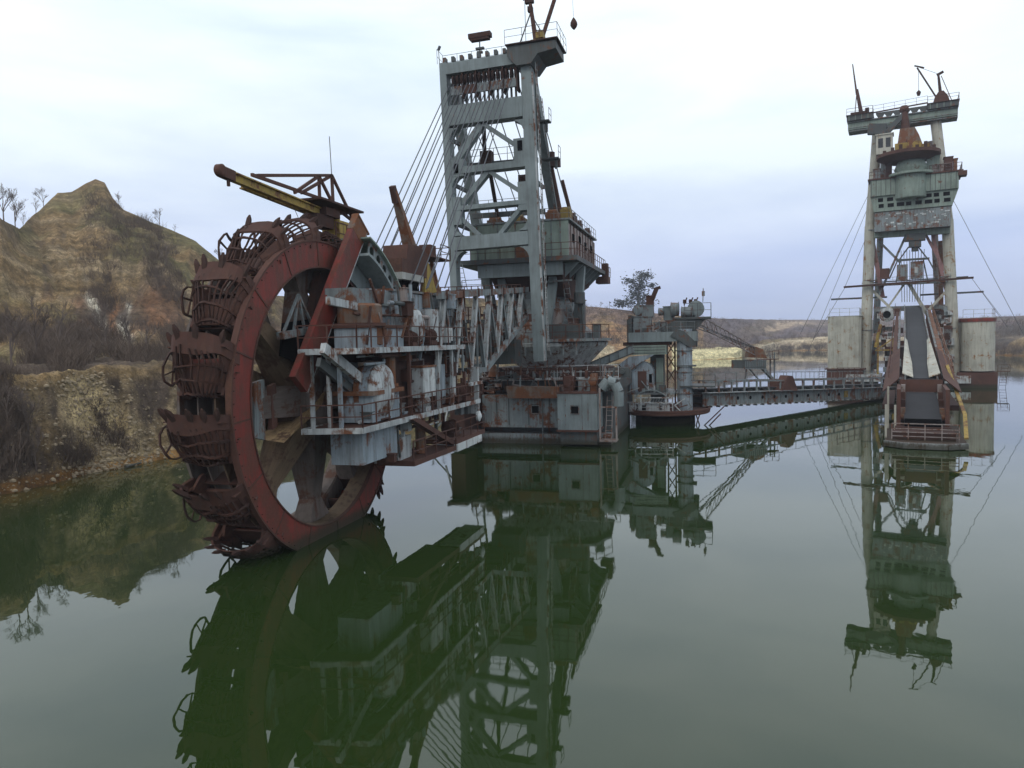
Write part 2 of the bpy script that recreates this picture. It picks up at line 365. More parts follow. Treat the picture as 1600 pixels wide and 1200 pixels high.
    smp = N(t,'ShaderNodeMapping'); smp.inputs['Scale'].default_value = (.07,.07,.38); smp.inputs['Rotation'].default_value = (.5,-.75,.3); t.links.new(v, smp.inputs[0])
    ns = noise(t, smp.outputs[0], 1.6, 7, .65, .8)
    c = mixc(t, 1.0, c, ramp(t, [(.36,.72),(.5,1.0),(.62,1.28)], ns.outputs[0]).outputs[0], 'MULTIPLY')
    c = mixc(t, ramp(t, [(.50,0.0),(.60,.6)], nf.outputs[0]).outputs[0], c, (.07,.052,.036))
    t.links.new(c, b.inputs['Base Color']); b.inputs['Roughness'].default_value = 1; b.inputs['Specular IOR Level'].default_value = .1
    bp = N(t,'ShaderNodeBump'); bp.inputs['Strength'].default_value = .9; bp.inputs['Distance'].default_value = .5
    ad = N(t,'ShaderNodeMath', operation='ADD'); t.links.new(nz.outputs[0], ad.inputs[0]); t.links.new(ns.outputs[0], ad.inputs[1]); t.links.new(ad.outputs[0], bp.inputs['Height']); t.links.new(bp.outputs[0], b.inputs['Normal'])
    me.materials.append(m); o = bpy.data.objects.new('hillside', me); COL.objects.link(o); o['kind'] = 'structure'
    def ground(px, K_):                       # point on the ground in direction px, K_ along the profile
        i = int(np.argmin(abs(tt-(px-800)/1150))); f = np.interp(K_, kk, np.arange(nk)); j = int(f)
        V = verts.reshape(nt,nk,3); j = min(j, nk-2); return Vector(V[i,j]*(1-(f-j))+V[i,j+1]*(f-j))
    return ground
ground = build_terrain()

# ------------------------------------------------------------------ water and lake bed
def build_water():
    mb = MB(); n = 40
    me = bpy.data.meshes.new('water'); S = 5000
    me.from_pydata([(-S,-600,0),(S,-600,0),(S,S,0),(-S,S,0)], [], [(0,1,2,3)])
    m, t, b = newmat('green_lake_water')
    b.inputs['Base Color'].default_value = (.022,.037,.011,1); b.inputs['Roughness'].default_value = .015; b.inputs['IOR'].default_value = 1.333
    b.inputs['Specular IOR Level'].default_value = .92
    tc = N(t,'ShaderNodeTexCoord'); v = tc.outputs['Object']
    n0 = noise(t, v, .05, 4, .6); c = mixc(t, n0.outputs[0], (.013,.026,.006), (.020,.036,.008)); # browner colour towards the near bank
    sxz = N(t,'ShaderNodeSeparateXYZ'); t.links.new(v, sxz.inputs[0])
    def mth(op, a, b_=0.0):
        n = N(t,'ShaderNodeMath', operation=op)
        for i, q in enumerate((a, b_)):
            if isinstance(q, (int, float)): n.inputs[i].default_value = q
            else: t.links.new(q, n.inputs[i])
        return n.outputs[0]
    ds = mth('SUBTRACT', mth('SUBTRACT', sxz.outputs[0], mth('MULTIPLY', sxz.outputs[1], .17)), -41.2)
    ds = mth('ADD', ds, mth('MULTIPLY', noise(t, v, .25, 4, .6).outputs[0], 3.0))
    c = mixc(t, ramp(t, [(.0,1.0),(.35,.55),(.8,0.0)], mth('DIVIDE', ds, 12.0)).outputs[0], c, (.060,.043,.012))
    t.links.new(c, b.inputs['Base Color'])
    t.links.new(ramp(t, [(.45,.012),(.62,.05)], noise(t, v, .035, 4, .6, .5).outputs[0]).outputs[0], b.inputs['Roughness'])
    mp = N(t,'ShaderNodeMapping'); mp.inputs['Scale'].default_value = (1,.6,1); t.links.new(v, mp.inputs[0])
    n1 = noise(t, mp.outputs[0], .7, 3, .5); n2 = noise(t, mp.outputs[0], .12, 3, .5)
    ad = N(t,'ShaderNodeMath', operation='ADD'); t.links.new(n1.outputs[0], ad.inputs[0]); mu = N(t,'ShaderNodeMath', operation='MULTIPLY'); mu.inputs[1].default_value = 4; t.links.new(n2.outputs[0], mu.inputs[0]); t.links.new(mu.outputs[0], ad.inputs[1])
    bp = N(t,'ShaderNodeBump'); bp.inputs['Strength'].default_value = .035; bp.inputs['Distance'].default_value = .1
    t.links.new(ad.outputs[0], bp.inputs['Height']); t.links.new(bp.outputs[0], b.inputs['Normal'])
    me.materials.append(m); o = bpy.data.objects.new('water', me); COL.objects.link(o); o['kind'] = 'structure'
build_water()

# ================================================================== THE BUCKET WHEEL EXCAVATOR  (local x = towards the viewer's right, y = away along the boom, z up)
EX = thing('bucket_wheel_excavator', 'huge rusting bucket wheel excavator with a red toothed wheel and tall grey mast', 'excavator', (-8.79, 35.06, 0), 15.6)
WZ = 6.58
# ---- bucket wheel
wh = MB(); wh.lathe([(1.5,0),(1.75,.1),(1.75,2.3),(1.5,2.5),(.7,2.5)], (-2.45,0,0), 'x', 32); wh.tube((-2.9,0,0),(2.6,0,0),.62,24)
wheel = hinge('bucket_wheel', wh, 'spoke', EX, (0,0,WZ))
rb = MB(); rb.ring((0,0),6.10,7.28,-.14,0,96); rb.build('rim', 'red', wheel)
rb = MB(); rb.ring((0,0),6.05,6.14,-.95,-.14,96); rb.ring((0,0),6.05,6.95,-1.02,-.95,96); rb.build('rim_web', 'earth', wheel)
rb = MB(); rb.ring((0,0),5.95,7.1,-2.62,-2.5,96); rb.ring((0,0),5.95,6.9,-1.85,-1.78,96); rb.ring((0,0),5.9,6.0,-2.5,-1.85,96); rb.build('rear_rim', 'spoke', wheel, label='brown inner rim on the far side of the wheel')
NB = 16; PH = 7.0
for k in range(NB):                            # drum shell strips between the buckets, each with its box pocket
    a = k*360/NB + PH
    mb = MB(); mb.ring((0,0),6.92,7.02,-2.5,-.14,5, a-1.0, a+8.5)
    mb.build('drum_shell', 'rust' if k % 3 else 'red', wheel)
    mb = MB()
    for aa in (a+10.7, a-3.6): 
        th = R(aa); mb.beam((-1.3,-6.2*math.sin(th),6.2*math.cos(th)), (-1.3,-7.0*math.sin(th),7.0*math.cos(th)), 2.3, .08, up=(0,-math.cos(th),-math.sin(th)))
    mb.build('pocket_wall', 'rustd', wheel)
# spokes: tapered box arms
sp = MB(); sp.add([(-2.2,-.75,1.3),(-.35,-.75,1.3),(-.35,.75,1.3),(-2.2,.75,1.3),(-1.75,-.34,5.0),(-.95,-.34,5.0),(-.95,.34,5.0),(-1.75,.34,5.0),(-1.85,-.95,6.08),(-.85,-.95,6.08),(-.85,.95,6.08),(-1.85,.95,6.08)],
   [(0,3,2,1),(0,1,5,4),(1,2,6,5),(2,3,7,6),(3,0,4,7),(4,5,9,8),(5,6,10,9),(6,7,11,10),(7,4,8,11),(8,9,10,11)])
s0 = sp.build('spoke', 'spoke', wheel)
for k in range(8):
    s = s0 if k == 0 else link_copy(s0, wheel)
    s.rotation_euler = (R(k*45+ 3), 0, 0)
    if k in (1, 3):
        s.data = s0.data.copy(); s.data.materials[0] = M['earth']
for k in range(8):                             # thin rear spokes behind, set between the front ones
    th = R(k*45+25); mb = MB(); mb.beam((-2.3,-1.3*math.sin(th),1.3*math.cos(th)),(-2.3,-6.0*math.sin(th),6.0*math.cos(th)),.9,.3,up=(1,0,0),w2=.5,h2=.3); mb.build('rear_spoke','earth' if k % 3 else 'spoke',wheel)
# ---- one bucket, pointing up; +y is the way it cuts
def arch(th, s=1.0, ext=0.0):                 # th -90..90 across the width
    c, n = math.cos(R(th)), math.sin(R(th))
    x = -1.3 + (1.22+ext)*s*math.copysign(abs(n)**.75, n); r = 6.95 + (1.42*s+ext)*abs(c)**.72
    return x, r
def hull(th, s):                              # s 0 mouth .. 1 back
    sh = math.sqrt(max(0,1-(s*.93)**2)); x, r = arch(th, .30+.70*sh)
    t = .55 + .22*(r-6.95)*(1-s) - 1.85*s
    return Vector((x, t, r - .25*s))
TH = [-90,-72,-56,-42,-28,-14,0,14,28,42,56,72,90]
bk = MB()
for i in range(len(TH)-1):                    # heavy lip plate
    for s0_, s1_, off in ((0,0,0),):
        p = [hull(TH[i],0)+Vector((0,.12,0)), hull(TH[i+1],0)+Vector((0,.12,0)), hull(TH[i+1],.27+.05*math.cos(R(TH[i+1]*3.2))), hull(TH[i],.27+.05*math.cos(R(TH[i]*3.2)))]
        c = Vector((-1.3,0,6.9)); q = [v + (v-c).normalized()*.09 for v in p]
        bk.add(p+q, [(0,1,2,3),(7,6,5,4),(0,4,5,1),(2,6,7,3),(1,5,6,2),(3,7,4,0)])
for i in (0,1,10,11):                         # solid cheeks
    p = [hull(TH[i],.2), hull(TH[i+1],.2), hull(TH[i+1],.78), hull(TH[i],.78)]; c = Vector((-1.3,-.4,6.9)); q = [v+(v-c).normalized()*.05 for v in p]
    bk.add(p+q, [(0,1,2,3),(7,6,5,4),(0,4,5,1),(2,6,7,3),(1,5,6,2),(3,7,4,0)])
bk.box(-2.45,-.2,-1.1,.1,7.03,7.1)
for x in (-2.35,-.45): bk.prism([(.75,6.9),(.45,7.55),(-.2,7.2),(-1.2,7.15),(-1.3,6.8),(.7,6.7)], 'x', x, x+.14)
bk.prism([(.62,7.0),(.66,7.5),(.35,7.72),(.15,7.35),(-.25,7.15),(-.8,7.3),(-1.35,7.15),(-1.4,6.85)],'x',-.24,-.15)
for xx_ in (-.18,-2.46): bk.beam((xx_,-.25,6.95),(xx_,-.25,7.1),.06,.5,up=(1,0,0)); bk.beam((xx_,.4,7.0),(xx_,.6,7.9),.05,.3,up=(1,0,0))
bucket0 = bk.build('bucket', 'rust', wheel)
for th in TH[1:-1]: pass
bars = MB()
for th in (-66,-52,-40,-28,-17,-6,6,17,28,40,52,66):
    pts = [hull(th, s) for s in (.18,.4,.6,.78,.92,1.0)]
    for a_, b_ in zip(pts, pts[1:]): bars.beam(a_, b_, .055, .07)
for s in (.48,.74,.97):
    pts = [hull(th, s)+Vector((0,0,.03)) for th in TH]
    for a_, b_ in zip(pts, pts[1:]): bars.beam(a_, b_, .08, .08)
# outer guard hoop on the far side
pts = [Vector((-2.46, .66*math.cos(R(a)) -.2, 7.5 + .66*math.sin(R(a)))) for a in range(-60, 241, 25)]
for a_, b_ in zip(pts, pts[1:]): bars.beam(a_, b_, .07, .07)
bars.beam(pts[0], pts[7], .05,.05); bars.beam(pts[3], pts[10], .05,.05)
barmesh = bars.build('bucket_bars', 'rustd', wheel)
teeth = []
for th in (-62,-38,-14,12,36,60):
    p = hull(th,0)+Vector((0,.05,.05)); d = (Vector((0,.62,0)) + (p-Vector((-1.3,p.y,6.9))).normalized()*.42).normalized()
    tooth = MB(); tooth.beam(p - d*.15, p + d*.26, .22, .17, w2=.17, h2=.14); tooth.beam(p + d*.26, p + d*.46, .17, .14, w2=.07, h2=.04)
    teeth.append(tooth.build('cutting_tooth', 'rustd', wheel))
def bent(me, seed, amp=.11):                   # battered: every cage is bent its own way
    m2 = me.copy(); n = len(m2.vertices); co = np.zeros(n*3); m2.vertices.foreach_get('co', co); co = co.reshape(-1,3)
    q = co*1.3 + seed*3.7
    for ax in range(3): co[:,ax] += (fbm(q[:,1]+ax*5, q[:,2]+q[:,0], 3, seed+ax))*amp*2.2
    m2.vertices.foreach_set('co', co.ravel()); return m2
for k in range(NB):
    rot = (R(k*360/NB + PH), 0, 0)
    if k == 0:
        for o in [bucket0, barmesh] + teeth: o.rotation_euler = rot
    else:
        rk = random.Random(k*7+1); rot = (R(k*360/NB + PH + rk.uniform(-1.6,1.6)), 0, 0)
        for o in [bucket0, barmesh] + teeth:
            if o in teeth and rk.random() < .14: continue
            c_ = link_copy(o, wheel, rot=rot); c_.scale = (1, 1, 1)
            if o in (barmesh,): c_.data = bent(o.data, k)
            if o is bucket0 and k % 2: c_.data = bent(o.data, k+40, .05)
mb = MB()
for i in range(90):
    th = R(i*4)
    for rr_ in (7.14,):
        c = Vector((.02, -rr_*math.sin(th), rr_*math.cos(th))); mb.box(c.x-.02,c.x+.01,c.y-.022,c.y+.022,c.z-.022,c.z+.022)
bo = mb.build('bolt_heads','rustd',wheel); bo['kind'] = 'stuff'
for k in range(16):
    th = R(k*22.5+4); mb = MB(); mb.beam((.012,-6.16*math.sin(th),6.16*math.cos(th)),(.012,-7.24*math.sin(th),7.24*math.cos(th)),.07,.03,up=(1,0,0)); mb.build('rim_joint','rust',wheel)
mb = MB(); mb.ring((0,0),7.26,7.34,-.22,.05,96); mb.ring((0,0),6.06,6.12,-.14,.05,96); mb.build('rim_edge','rust',wheel)

# ---- red chute beam across the wheel face
mb = MB(); d = Vector((0,6.25,7.75)).normalized(); p0 = Vector((.55,-3.45,7.35)); p1 = p0 + d*9.0; nrm = Vector((0,d.z,-d.y))
mb.beam(p0, p1, .32, 1.15, up=nrm); rbm = mb.build('diagonal_beam', 'red', EX, label='wide red diagonal beam across the face of the wheel')
mb = MB(); mb.beam(p0+nrm*.61+Vector((.13,0,0)), p1+d*1.0+nrm*.61+Vector((.13,0,0)), .08, .06, up=nrm); mb.build('edge_strip', 'light', rbm)
mb = MB(); mb.beam(p1, p1+d*1.05, .34, 1.19, up=nrm); mb.beam(p1+d*.95-nrm*.6, p1+d*1.0+nrm*.8, .4, .1); mb.build('beam_head', 'orust', rbm)
# ---- fixed shells inside and over the wheel
mb = MB(); mb.prism([(0.4,12.5),(3.2,12.3),(5.3,10.6),(5.2,8.5),(3.6,7.4),(.3,8.2),(-1.0,9.0)], 'x', -.78, -.42); mb.build('transfer_chute', 'rustd', EX)
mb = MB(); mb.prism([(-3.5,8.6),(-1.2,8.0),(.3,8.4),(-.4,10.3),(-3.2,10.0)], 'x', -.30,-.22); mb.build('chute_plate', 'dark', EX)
mb = MB(); mb.prism([(-3.6,9.3),(-.9,9.6),(-.8,9.9),(-3.7,9.6)], 'x', -.28, .05)
for a_, b_ in (((-3.4,9.6),(-2.1,11.3)),((-2.6,9.6),(-2.1,11.3)),((-1.7,9.7),(-2.1,11.3)),((-.9,9.8),(-2.1,11.3))): mb.beam((-.1,a_[0],a_[1]),(-.1,b_[0],b_[1]),.1,.1)
mb.build('bracket_frame', 'greyr', EX)
mb = MB(); mb.add([(.1,-4.0,4.9),(.2,-.5,6.9),(.0,-.6,6.1),(.1,-3.0,5.3),(-1.6,-3.6,5.0),(-1.5,-.6,5.9)], [(0,1,2,3),(0,3,4),(3,2,5,4),(0,4,5,1),(1,5,2)]); mb.build('discharge_lip', 'sand', EX)
mb = MB(); mb.prism([(-4.75,5.2),(-4.0,5.0),(-3.9,7.6),(-4.6,7.5)],'x',-1.0,-.8); mb.build('backing_plate','greyr',EX)
mb = MB(); mb.prism([(-3.6,5.4),(-3.2,5.5),(-3.2,7.4),(-3.6,7.3)],'x',-.9,-.7); mb.build('backing_plate','rust',EX)
mb = MB()
cells = []
def cyl(r, a, x): return (x, r*math.sin(R(a)), WZ + r*math.cos(R(a)))
for a in range(20, 68, 6): cells.append((cyl(7.35,a,1.0), cyl(8.15,a,1.0), cyl(8.15,a+6,1.0), cyl(7.35,a+6,1.0)))
mb.holeplate(cells, .24, (0,0,0), (.05,0,0)); mb.build('holed_web', 'greyr', EX)
mb = MB(); 
for a in range(18, 68, 5): mb.add([cyl(8.2,a,-.9),cyl(8.2,a,1.25),cyl(8.2,a+5,1.25),cyl(8.2,a+5,-.9),cyl(8.12,a,-.9),cyl(8.12,a,1.25),cyl(8.12,a+5,1.25),cyl(8.12,a+5,-.9)], [(0,1,2,3),(7,6,5,4),(0,4,5,1),(2,6,7,3),(1,5,6,2),(3,7,4,0)])
mb.build('wheel_cowl', 'green', EX)
mb = MB(); mb.ring((0,WZ),7.18,7.32,.2,1.3,12,-70,-18); mb.ring((0,WZ),6.2,7.3,-.0,.12,12,-75,-12); mb.build('cowl_flange', 'grey', EX)
mb = MB(); mb.beam((2.0,-3.25,10.9),(2.0,1.2,10.62),.2,.34); mb.build('strut', 'light', EX)
mb = MB(); mb.beam((2.0,-3.8,8.9),(2.0,-.4,7.35),.25,.45); mb.build('strut', 'light', EX)
mb = MB(); mb.beam((1.6,-3.5,8.3),(1.6,-.4,6.8),.2,.4); mb.build('strut', 'dkgrey', EX)

# ---- head station of the boom: girder, gearboxes, decks
mb = MB(); mb.box(.7,1.9,1.2,13.5,8.9,11.7); g = mb.build('head_girder', 'blue', EX)
mb = MB(); mb.box(.75,1.85,2.5,13,5.3,8.88); mb.build('lower_girder', 'rustd', EX)  # dark rust colour here paints in the shade between the decks
mb = MB(); mb.box(-3.1,-2.9,2,20,6.5,11.6); mb.box(-2.9,.7,8.5,8.7,6,11.6); mb.build('far_girder', 'dkgrey', EX)
mb = MB(); mb.box(.6,2.0,-1.0,3.0,10.9,11.6); mb.beam((1.2,3,11.75),(1.2,13.5,11.9),1.6,.12); mb.build('top_plate', 'greyr', EX)
for k in range(5):
    y = 3.2 + k*2.2; mb = MB(); mb.box(1.92,2.08,y,y+.16,9.2,11.5); mb.box(1.88,2.1,y+.3,y+1.9,9.4,9.5); mb.build('stiffener', 'light', g)
def gearbox(cx, cy, z0, z1, r, L, top, mat='blue'):
    mb = MB(); mb.box(cx-1.1,cx+.55,cy-r,cy+r+.3,z0,(z0+z1)/2); mb.tube((cx-1.2,cy,(z0+z1)/2+.0),(cx+.3,cy,(z0+z1)/2),r,28); gb = mb.build('gearbox', mat, EX)
    mb = MB(); mb.ring((cy,(z0+z1)/2),r-.04,r+.09,cx-.35,cx-.1,28); mb.box(cx-1.3,cx+.75,cy-r-.25,cy+r+.5,(z0+z1)/2-.14,(z0+z1)/2+.06); mb.build('flange', top, gb)
    mb = MB(); mb.lathe([(r*.96,0),(r*.98,.1),(r*.86,.3),(r*.55,.42),(.2*r,.46)], (cx+.3,cy,(z0+z1)/2), 'x', 28); mb.build('end_dome', 'light', gb, smooth=True)
    return gb
gearbox(2.1, .6, 5.4, 8.2, 1.35, 2, 'orust')
mb = MB(); mb.lathe([(.95,0),(1.05,.1),(1.05,1.9),(.95,2.0)], (1.7,.2,8.9), 'z', 24); g2 = mb.build('gearbox', 'orust', EX, label='cylindrical gearbox streaked orange with rust')
mb = MB(); mb.ring((1.7,.2),1.02,1.22,9.85,10.0,24,ax='z'); mb.build('flange','rust',g2)
mb = MB(); mb.box(1.0,2.7,-1.0,2.9,8.85,9.75); mb.build('gear_casing', 'blue', EX)
mb = MB(); mb.box(.9,2.75,-1.1,3.0,9.76,9.86); mb.build('casing_flange', 'rust', EX)
mb = MB(); mb.lathe([(.6,0),(.85,.1),(.85,1.3),(.6,1.45)], (1.5,4.6,9.9), 'x', 24); g3 = mb.build('gearbox', 'light', EX, label='round pale gearbox with a rusty patch')
mb = MB(); mb.ring((4.6,9.9),.8,.92,1.7,1.85,24); mb.ring((4.6,9.9),.8,.92,2.5,2.65,24); mb.build('flange','orust',g3)
mb = MB(); mb.box(.9,2.5,-1.5,2.2,3.55,5.15); mb.build('counter_box', 'blue', EX)
mb = MB(); mb.box(.95,2.3,2.7,4.4,2.9,4.2); mb.build('lower_box', 'light', EX)
# decks
def deck(pts, z, t=.16, mat='greyr', edge='light', rail_pts=None, name='deck', rmat='rust'):
    mb = MB(); mb.prism(pts, 'z', z-t, z); o = mb.build(name, mat, EX)
    mb = MB(); n = len(pts)
    for i in range(n):
        a_, b_ = pts[i], pts[(i+1)%n]; mb.beam((a_[0],a_[1],z-.09),(b_[0],b_[1],z-.09),.08,.26)
    mb.build('edge_channel', edge, o)
    if rail_pts:
        mb = MB(); mb.rail([(x,y,z) for x,y in rail_pts]); mb.build('railing', rmat, o)
    return o
deck([(.4,-3.1),(2.95,-2.6),(3.2,10.8),(1.9,10.8),(1.9,3),(.4,3)], 8.82, rail_pts=[(.4,-3.1),(2.95,-2.6),(3.2,10.8)])
deck([(.3,-2.9),(2.95,-2.3),(3.2,13.5),(1.9,13.5),(1.9,3),(.3,2)], 5.32, rail_pts=[(.3,-2.9),(2.95,-2.3),(3.2,13.5)], mat='rust')
deck([(1.2,2.6),(3.2,2.6),(3.4,8.2),(1.4,8.2)], 3.05, mat='rust', edge='rust', rail_pts=[(3.2,2.6),(3.4,8.2)], name='catwalk')
deck([(1.4,8.3),(3.4,8.3),(3.4,13.6),(1.4,13.6)], 3.35, mat='rust', edge='rust', rail_pts=[(3.4,8.3),(3.4,13.6)], name='catwalk')
mb = MB(); mb.box(2.2,3.5,8.2,12.8,2.72,3.15); mb.build('drip_tray', 'white', EX)
mb = MB(); mb.prism([(2.4,5.2),(3.2,5.2),(9,3.1),(8.2,3.1)], 'x', 2.9,3.3); mb.build('stair_flight', 'rust', EX)
mb = MB(); mb.box(2.6,3.1,13.4,13.7,4.4,7.4); mb.beam((3.2,11.6,6.4),(3.2,13.8,6.4),.2,.2); mb.build('post_frame', 'light', EX)
# cabinets, pipes, motors on the decks
def cab(x0,x1,y0,y1,z0,z1,mat,lid=None,name='electrical_cabinet'):
    mb = MB(); mb.box(x0,x1,y0,y1,z0,z1); o = mb.build(name, mat, EX)
    if lid: mb = MB(); mb.box(x0-.06,x1+.06,y0-.06,y1+.06,z1,z1+.1); mb.build('lid', lid, o)
    mb = MB(); mb.box(x1,x1+.03,y0+.08,(y0+y1)/2-.03,z0+.1,z1-.1); mb.box(x1,x1+.03,(y0+y1)/2+.03,y1-.08,z0+.1,z1-.1); mb.build('cabinet_door', mat, o)
cab(2.1,2.9,4.8,6.6,6.1,7.7,'white','orust'); cab(2.05,2.6,7.3,8.9,5.9,7.75,'blue'); cab(1.9,2.5,7.2,8.4,8.9,10.9,'light'); cab(2.2,2.7,9.1,10.1,9.0,9.9,'white')
cab(2.0,2.7,9.4,10.4,5.4,7.0,'light','rust')
def motor(x,y,z,r,L,mat):
    mb = MB(); mb.lathe([(r*.5,0),(r,.08),(r,L-.2),(r*.7,L)], (x,y,z), 'y', 16)
    for i in range(6): mb.ring((x,z),r,r+.05,y+.15+i*(L-.4)/6,y+.19+i*(L-.4)/6,16,ax='y')
    mb.box(x-r,x+r,y+.1,y+L-.2,z-r-.15,z-r*.7); mb.build('electric_motor', mat, EX)
motor(2.6,11.0,6.0,.45,1.5,'rust'); motor(2.5,12.6,6.0,.35,1.1,'orust'); motor(2.6,4.9,5.85,.35,1.0,'light'); motor(2.5,6.2,9.4,.35,1.2,'rust'); motor(2.6,3.4,9.3,.35,1.0,'rust'); motor(2.4,9.5,3.9,.4,1.3,'rustd')
mb = MB(); mb.tube((2.3,2.0,5.35),(2.3,2.0,8.8),.3,14); mb.ring((2.3,2.0),.3,.42,6.9,7.05,14,ax='z'); mb.build('rusted_column', 'orust', EX, label='rusty round column between the two decks')
mb = MB(); mb.tube((2.5,5.2,3.1),(2.5,5.2,5.2),.28,12); mb.build('rusted_column', 'orust', EX, label='rusty round column below the lower deck')
for (x,y,z0,z1,mat) in ((2.2,3.6,3.1,5.2,'light'),(2.0,6.3,3.1,5.2,'blue'),(2.9,3.0,5.3,8.8,'rust'),(2.9,7.0,5.3,8.8,'light'),(2.9,9.2,5.3,8.8,'light'),(2.9,11.4,5.3,7.2,'rust'),(1.9,9.0,3.3,5.2,'dkgrey'),(1.6,11.0,3.3,5.2,'rust'),(1.2,-2.0,5.3,8.7,'light'),(.7,-2.6,5.3,8.7,'light'),(1.8,-2.1,5.3,8.7,'blue')):
    mb = MB(); mb.beam((x,y,z0),(x,y,z1),.16,.16); mb.build('post', mat, EX)
rnd = random.Random(3)
for k in range(120):                           # pipe runs, brackets and small casings crowding the head station
    y = rnd.uniform(-1.5,13); z = rnd.choice([5.45,5.6,7.0,8.1,8.45,9.0,9.3,10.4,11.0,3.3,4.5]); x = rnd.uniform(1.95,2.75)
    kind = rnd.random(); mt = rnd.choice(['rust','greyr','light','blue','rustd','orust','dkgrey','rust','rustd','pinkgrey'])
    if kind < .45:
        L = rnd.uniform(.8,3.2); mb = MB(); mb.path([(x,y,z),(x,y+L,z),(x,y+L,z+rnd.uniform(-.9,1.2))], rnd.uniform(.04,.11), 8); mb.build('pipe', mt, EX)
    elif kind < .75:
        w, h = rnd.uniform(.25,.8), rnd.uniform(.25,.9); mb = MB(); mb.box(x-.25,x+.2,y,y+w,z,z+h); mb.box(x-.3,x+.25,y-.05,y+w+.05,z+h,z+h+.05); mb.build('casing', mt, EX)
    else:
        mb = MB(); mb.beam((x,y,z),(x,y+rnd.uniform(-1,1),z+rnd.uniform(.8,1.8)),.1,.1); mb.build('bracket', mt, EX)
mb = MB(); mb.lathe([(.05,0),(.3,.05),(.33,.2),(.1,.32)], (3.3,12.4,4.35),'x',16); mb.build('floodlight', 'white', EX)
# long truss of the boom
def P3(x,y,z): return Vector((x,y,z))
def topz(y): return 11.75 + (y-9)*.078
def botz(y): return 7.1 if y < 17 else 7.1 + (y-17)*.33
for sx_ in (2.5,-3.0):
    mb = MB(); mb.beam((sx_,8.5,topz(8.5)),(sx_,29,topz(29)),.35,.42); mb.beam((sx_,13.5,botz(13)),(sx_,17,botz(17)),.3,.32); mb.beam((sx_,17,botz(17)),(sx_,28.8,botz(28.8)),.32,.36)
    tr = mb.build('boom_truss', 'greyr', EX)
    ys = [9.3,12.3,15.3,18.3,21.3,24.3,27.3]
    for i, y in enumerate(ys):
        for dy, w in ((-1.5,.30),(1.5,.22)):
            mb = MB(); mb.ibeam((sx_,y,topz(y)-.2),(sx_,y+dy,botz(max(13,y+dy))+ (.1 if y>12 else 0)),w,w,up=(1,0,0)); mb.build('truss_diagonal', 'light' if dy < 0 else 'greyr', tr)
        mb = MB(); mb.beam((sx_,y,topz(y)-.2),(sx_,y,botz(max(13,y))+.1),.11,.11); mb.build('truss_vertical', 'greyr', tr)
        mb = MB(); mb.beam((sx_+.2,y,topz(y)+.3),(sx_+.2,y+.01,topz(y)-.25),.12,.12); mb.build('chord_post', 'rust', tr)
mb = MB(); mb.box(-1.6,1.2,6,30,8.6,9.4); mb.box(-1.3,.9,6,30,9.4,9.75); mb.build('boom_conveyor', 'rustd', EX)
for y in np.arange(10,29,1.5):
    mb = MB(); mb.box(-1.8,1.24,y,y+.12,8.2,8.6); mb.build('idler_frame', 'dkgrey', EX)
    mb = MB(); mb.box(1.25,1.4,y,y+.15,8.2,10.4); mb.build('idler_post', 'dkgrey', EX)
rn2 = random.Random(8)
for k in range(46):                           # trunking, rollers and brackets inside the boom
    y = rn2.uniform(10,28); x = rn2.uniform(-2.6,1.9); z = 7.3 + max(0,(y-17))*.3 + rn2.uniform(0,3.2); L = rn2.uniform(.5,2.6)
    mb = MB()
    if rn2.random() < .5: mb.box(x,x+rn2.uniform(.2,.7),y,y+L*.6,z,z+rn2.uniform(.15,.7))
    else: mb.tube((x,y,z),(x+rn2.uniform(-.2,.2),y+L,z+rn2.uniform(-.3,.3)),rn2.uniform(.06,.16),8)
    mb.build('boom_fitting', rn2.choice(['rust','rustd','dkgrey','rustd','greyr','rust']), EX)
mb = MB(); mb.rail([(2.0,10,10.0),(2.0,28,10.9)]); mb.box(1.4,2.2,10,28,9.85,9.95); mb.build('inner_walkway', 'rust', EX)
mb = MB()
for y in (12,16,20,24,28): mb.beam((-3,y,topz(y)),(2.5,y,topz(y)),.2,.3); mb.beam((-3,y,botz(y)),(2.5,y,botz(y)),.2,.3)
mb.build('cross_ties', 'dkgrey', EX)
mb = MB(); mb.rail([(2.5,8.8,topz(9)+.2),(2.5,27,topz(27)+.2)], h=.25, step=1.4, mid=False); mb.build('kick_rail', 'rust', EX)
# ---- yellow jib crane above the wheel
X = -1.2
cr = MB(); cr.ibeam((X,-5.0,16.0),(X,3.6,15.6),.26,.40); cr.ibeam((X-.6,-3.5,15.95),(X-.6,3.6,15.6),.2,.26); cr = cr.build('jib_crane', 'yellow', EX, label='yellow jib crane with rusty truss above the wheel')
mb = MB(); mb.beam((X,-5.6,16.05),(X,-4.9,16.0),.3,.42); mb.lathe([(.18,0),(.25,.06),(.25,.3),(.18,.34)], (X-.17,-5.7,16.08),'x',16); mb.beam((X,-5.2,15.9),(X,-5.2,15.55),.1,.1); mb.build('jib_head', 'rust', cr)
K_ = [((-3.2,16.4),(3.3,17.75)),((-3.6,16.35),(3.6,16.35)),((2.0,17.45),(3.3,16.3)),((2.0,17.45),(-.3,16.2)),((3.3,17.75),(.3,16.3)),((3.3,17.75),(3.4,14.4)),((3.3,17.75),(5.6,15.7)),((5.6,15.7),(5.3,14.9)),((5.3,14.9),(3.4,14.6)),((3.4,16.2),(5.6,15.7)),((2.0,17.45),(2.0,16.2))]
for (a_, b_) in K_:
    mb = MB(); mb.beam((X,a_[0],a_[1]),(X,b_[0],b_[1]),.12,.14); mb.build('truss_bar', 'rust', cr)
mb = MB(); mb.box(X-.9,X+.7,1.0,5.4,16.1,16.2); mb.build('crane_platform', 'rustd', cr)
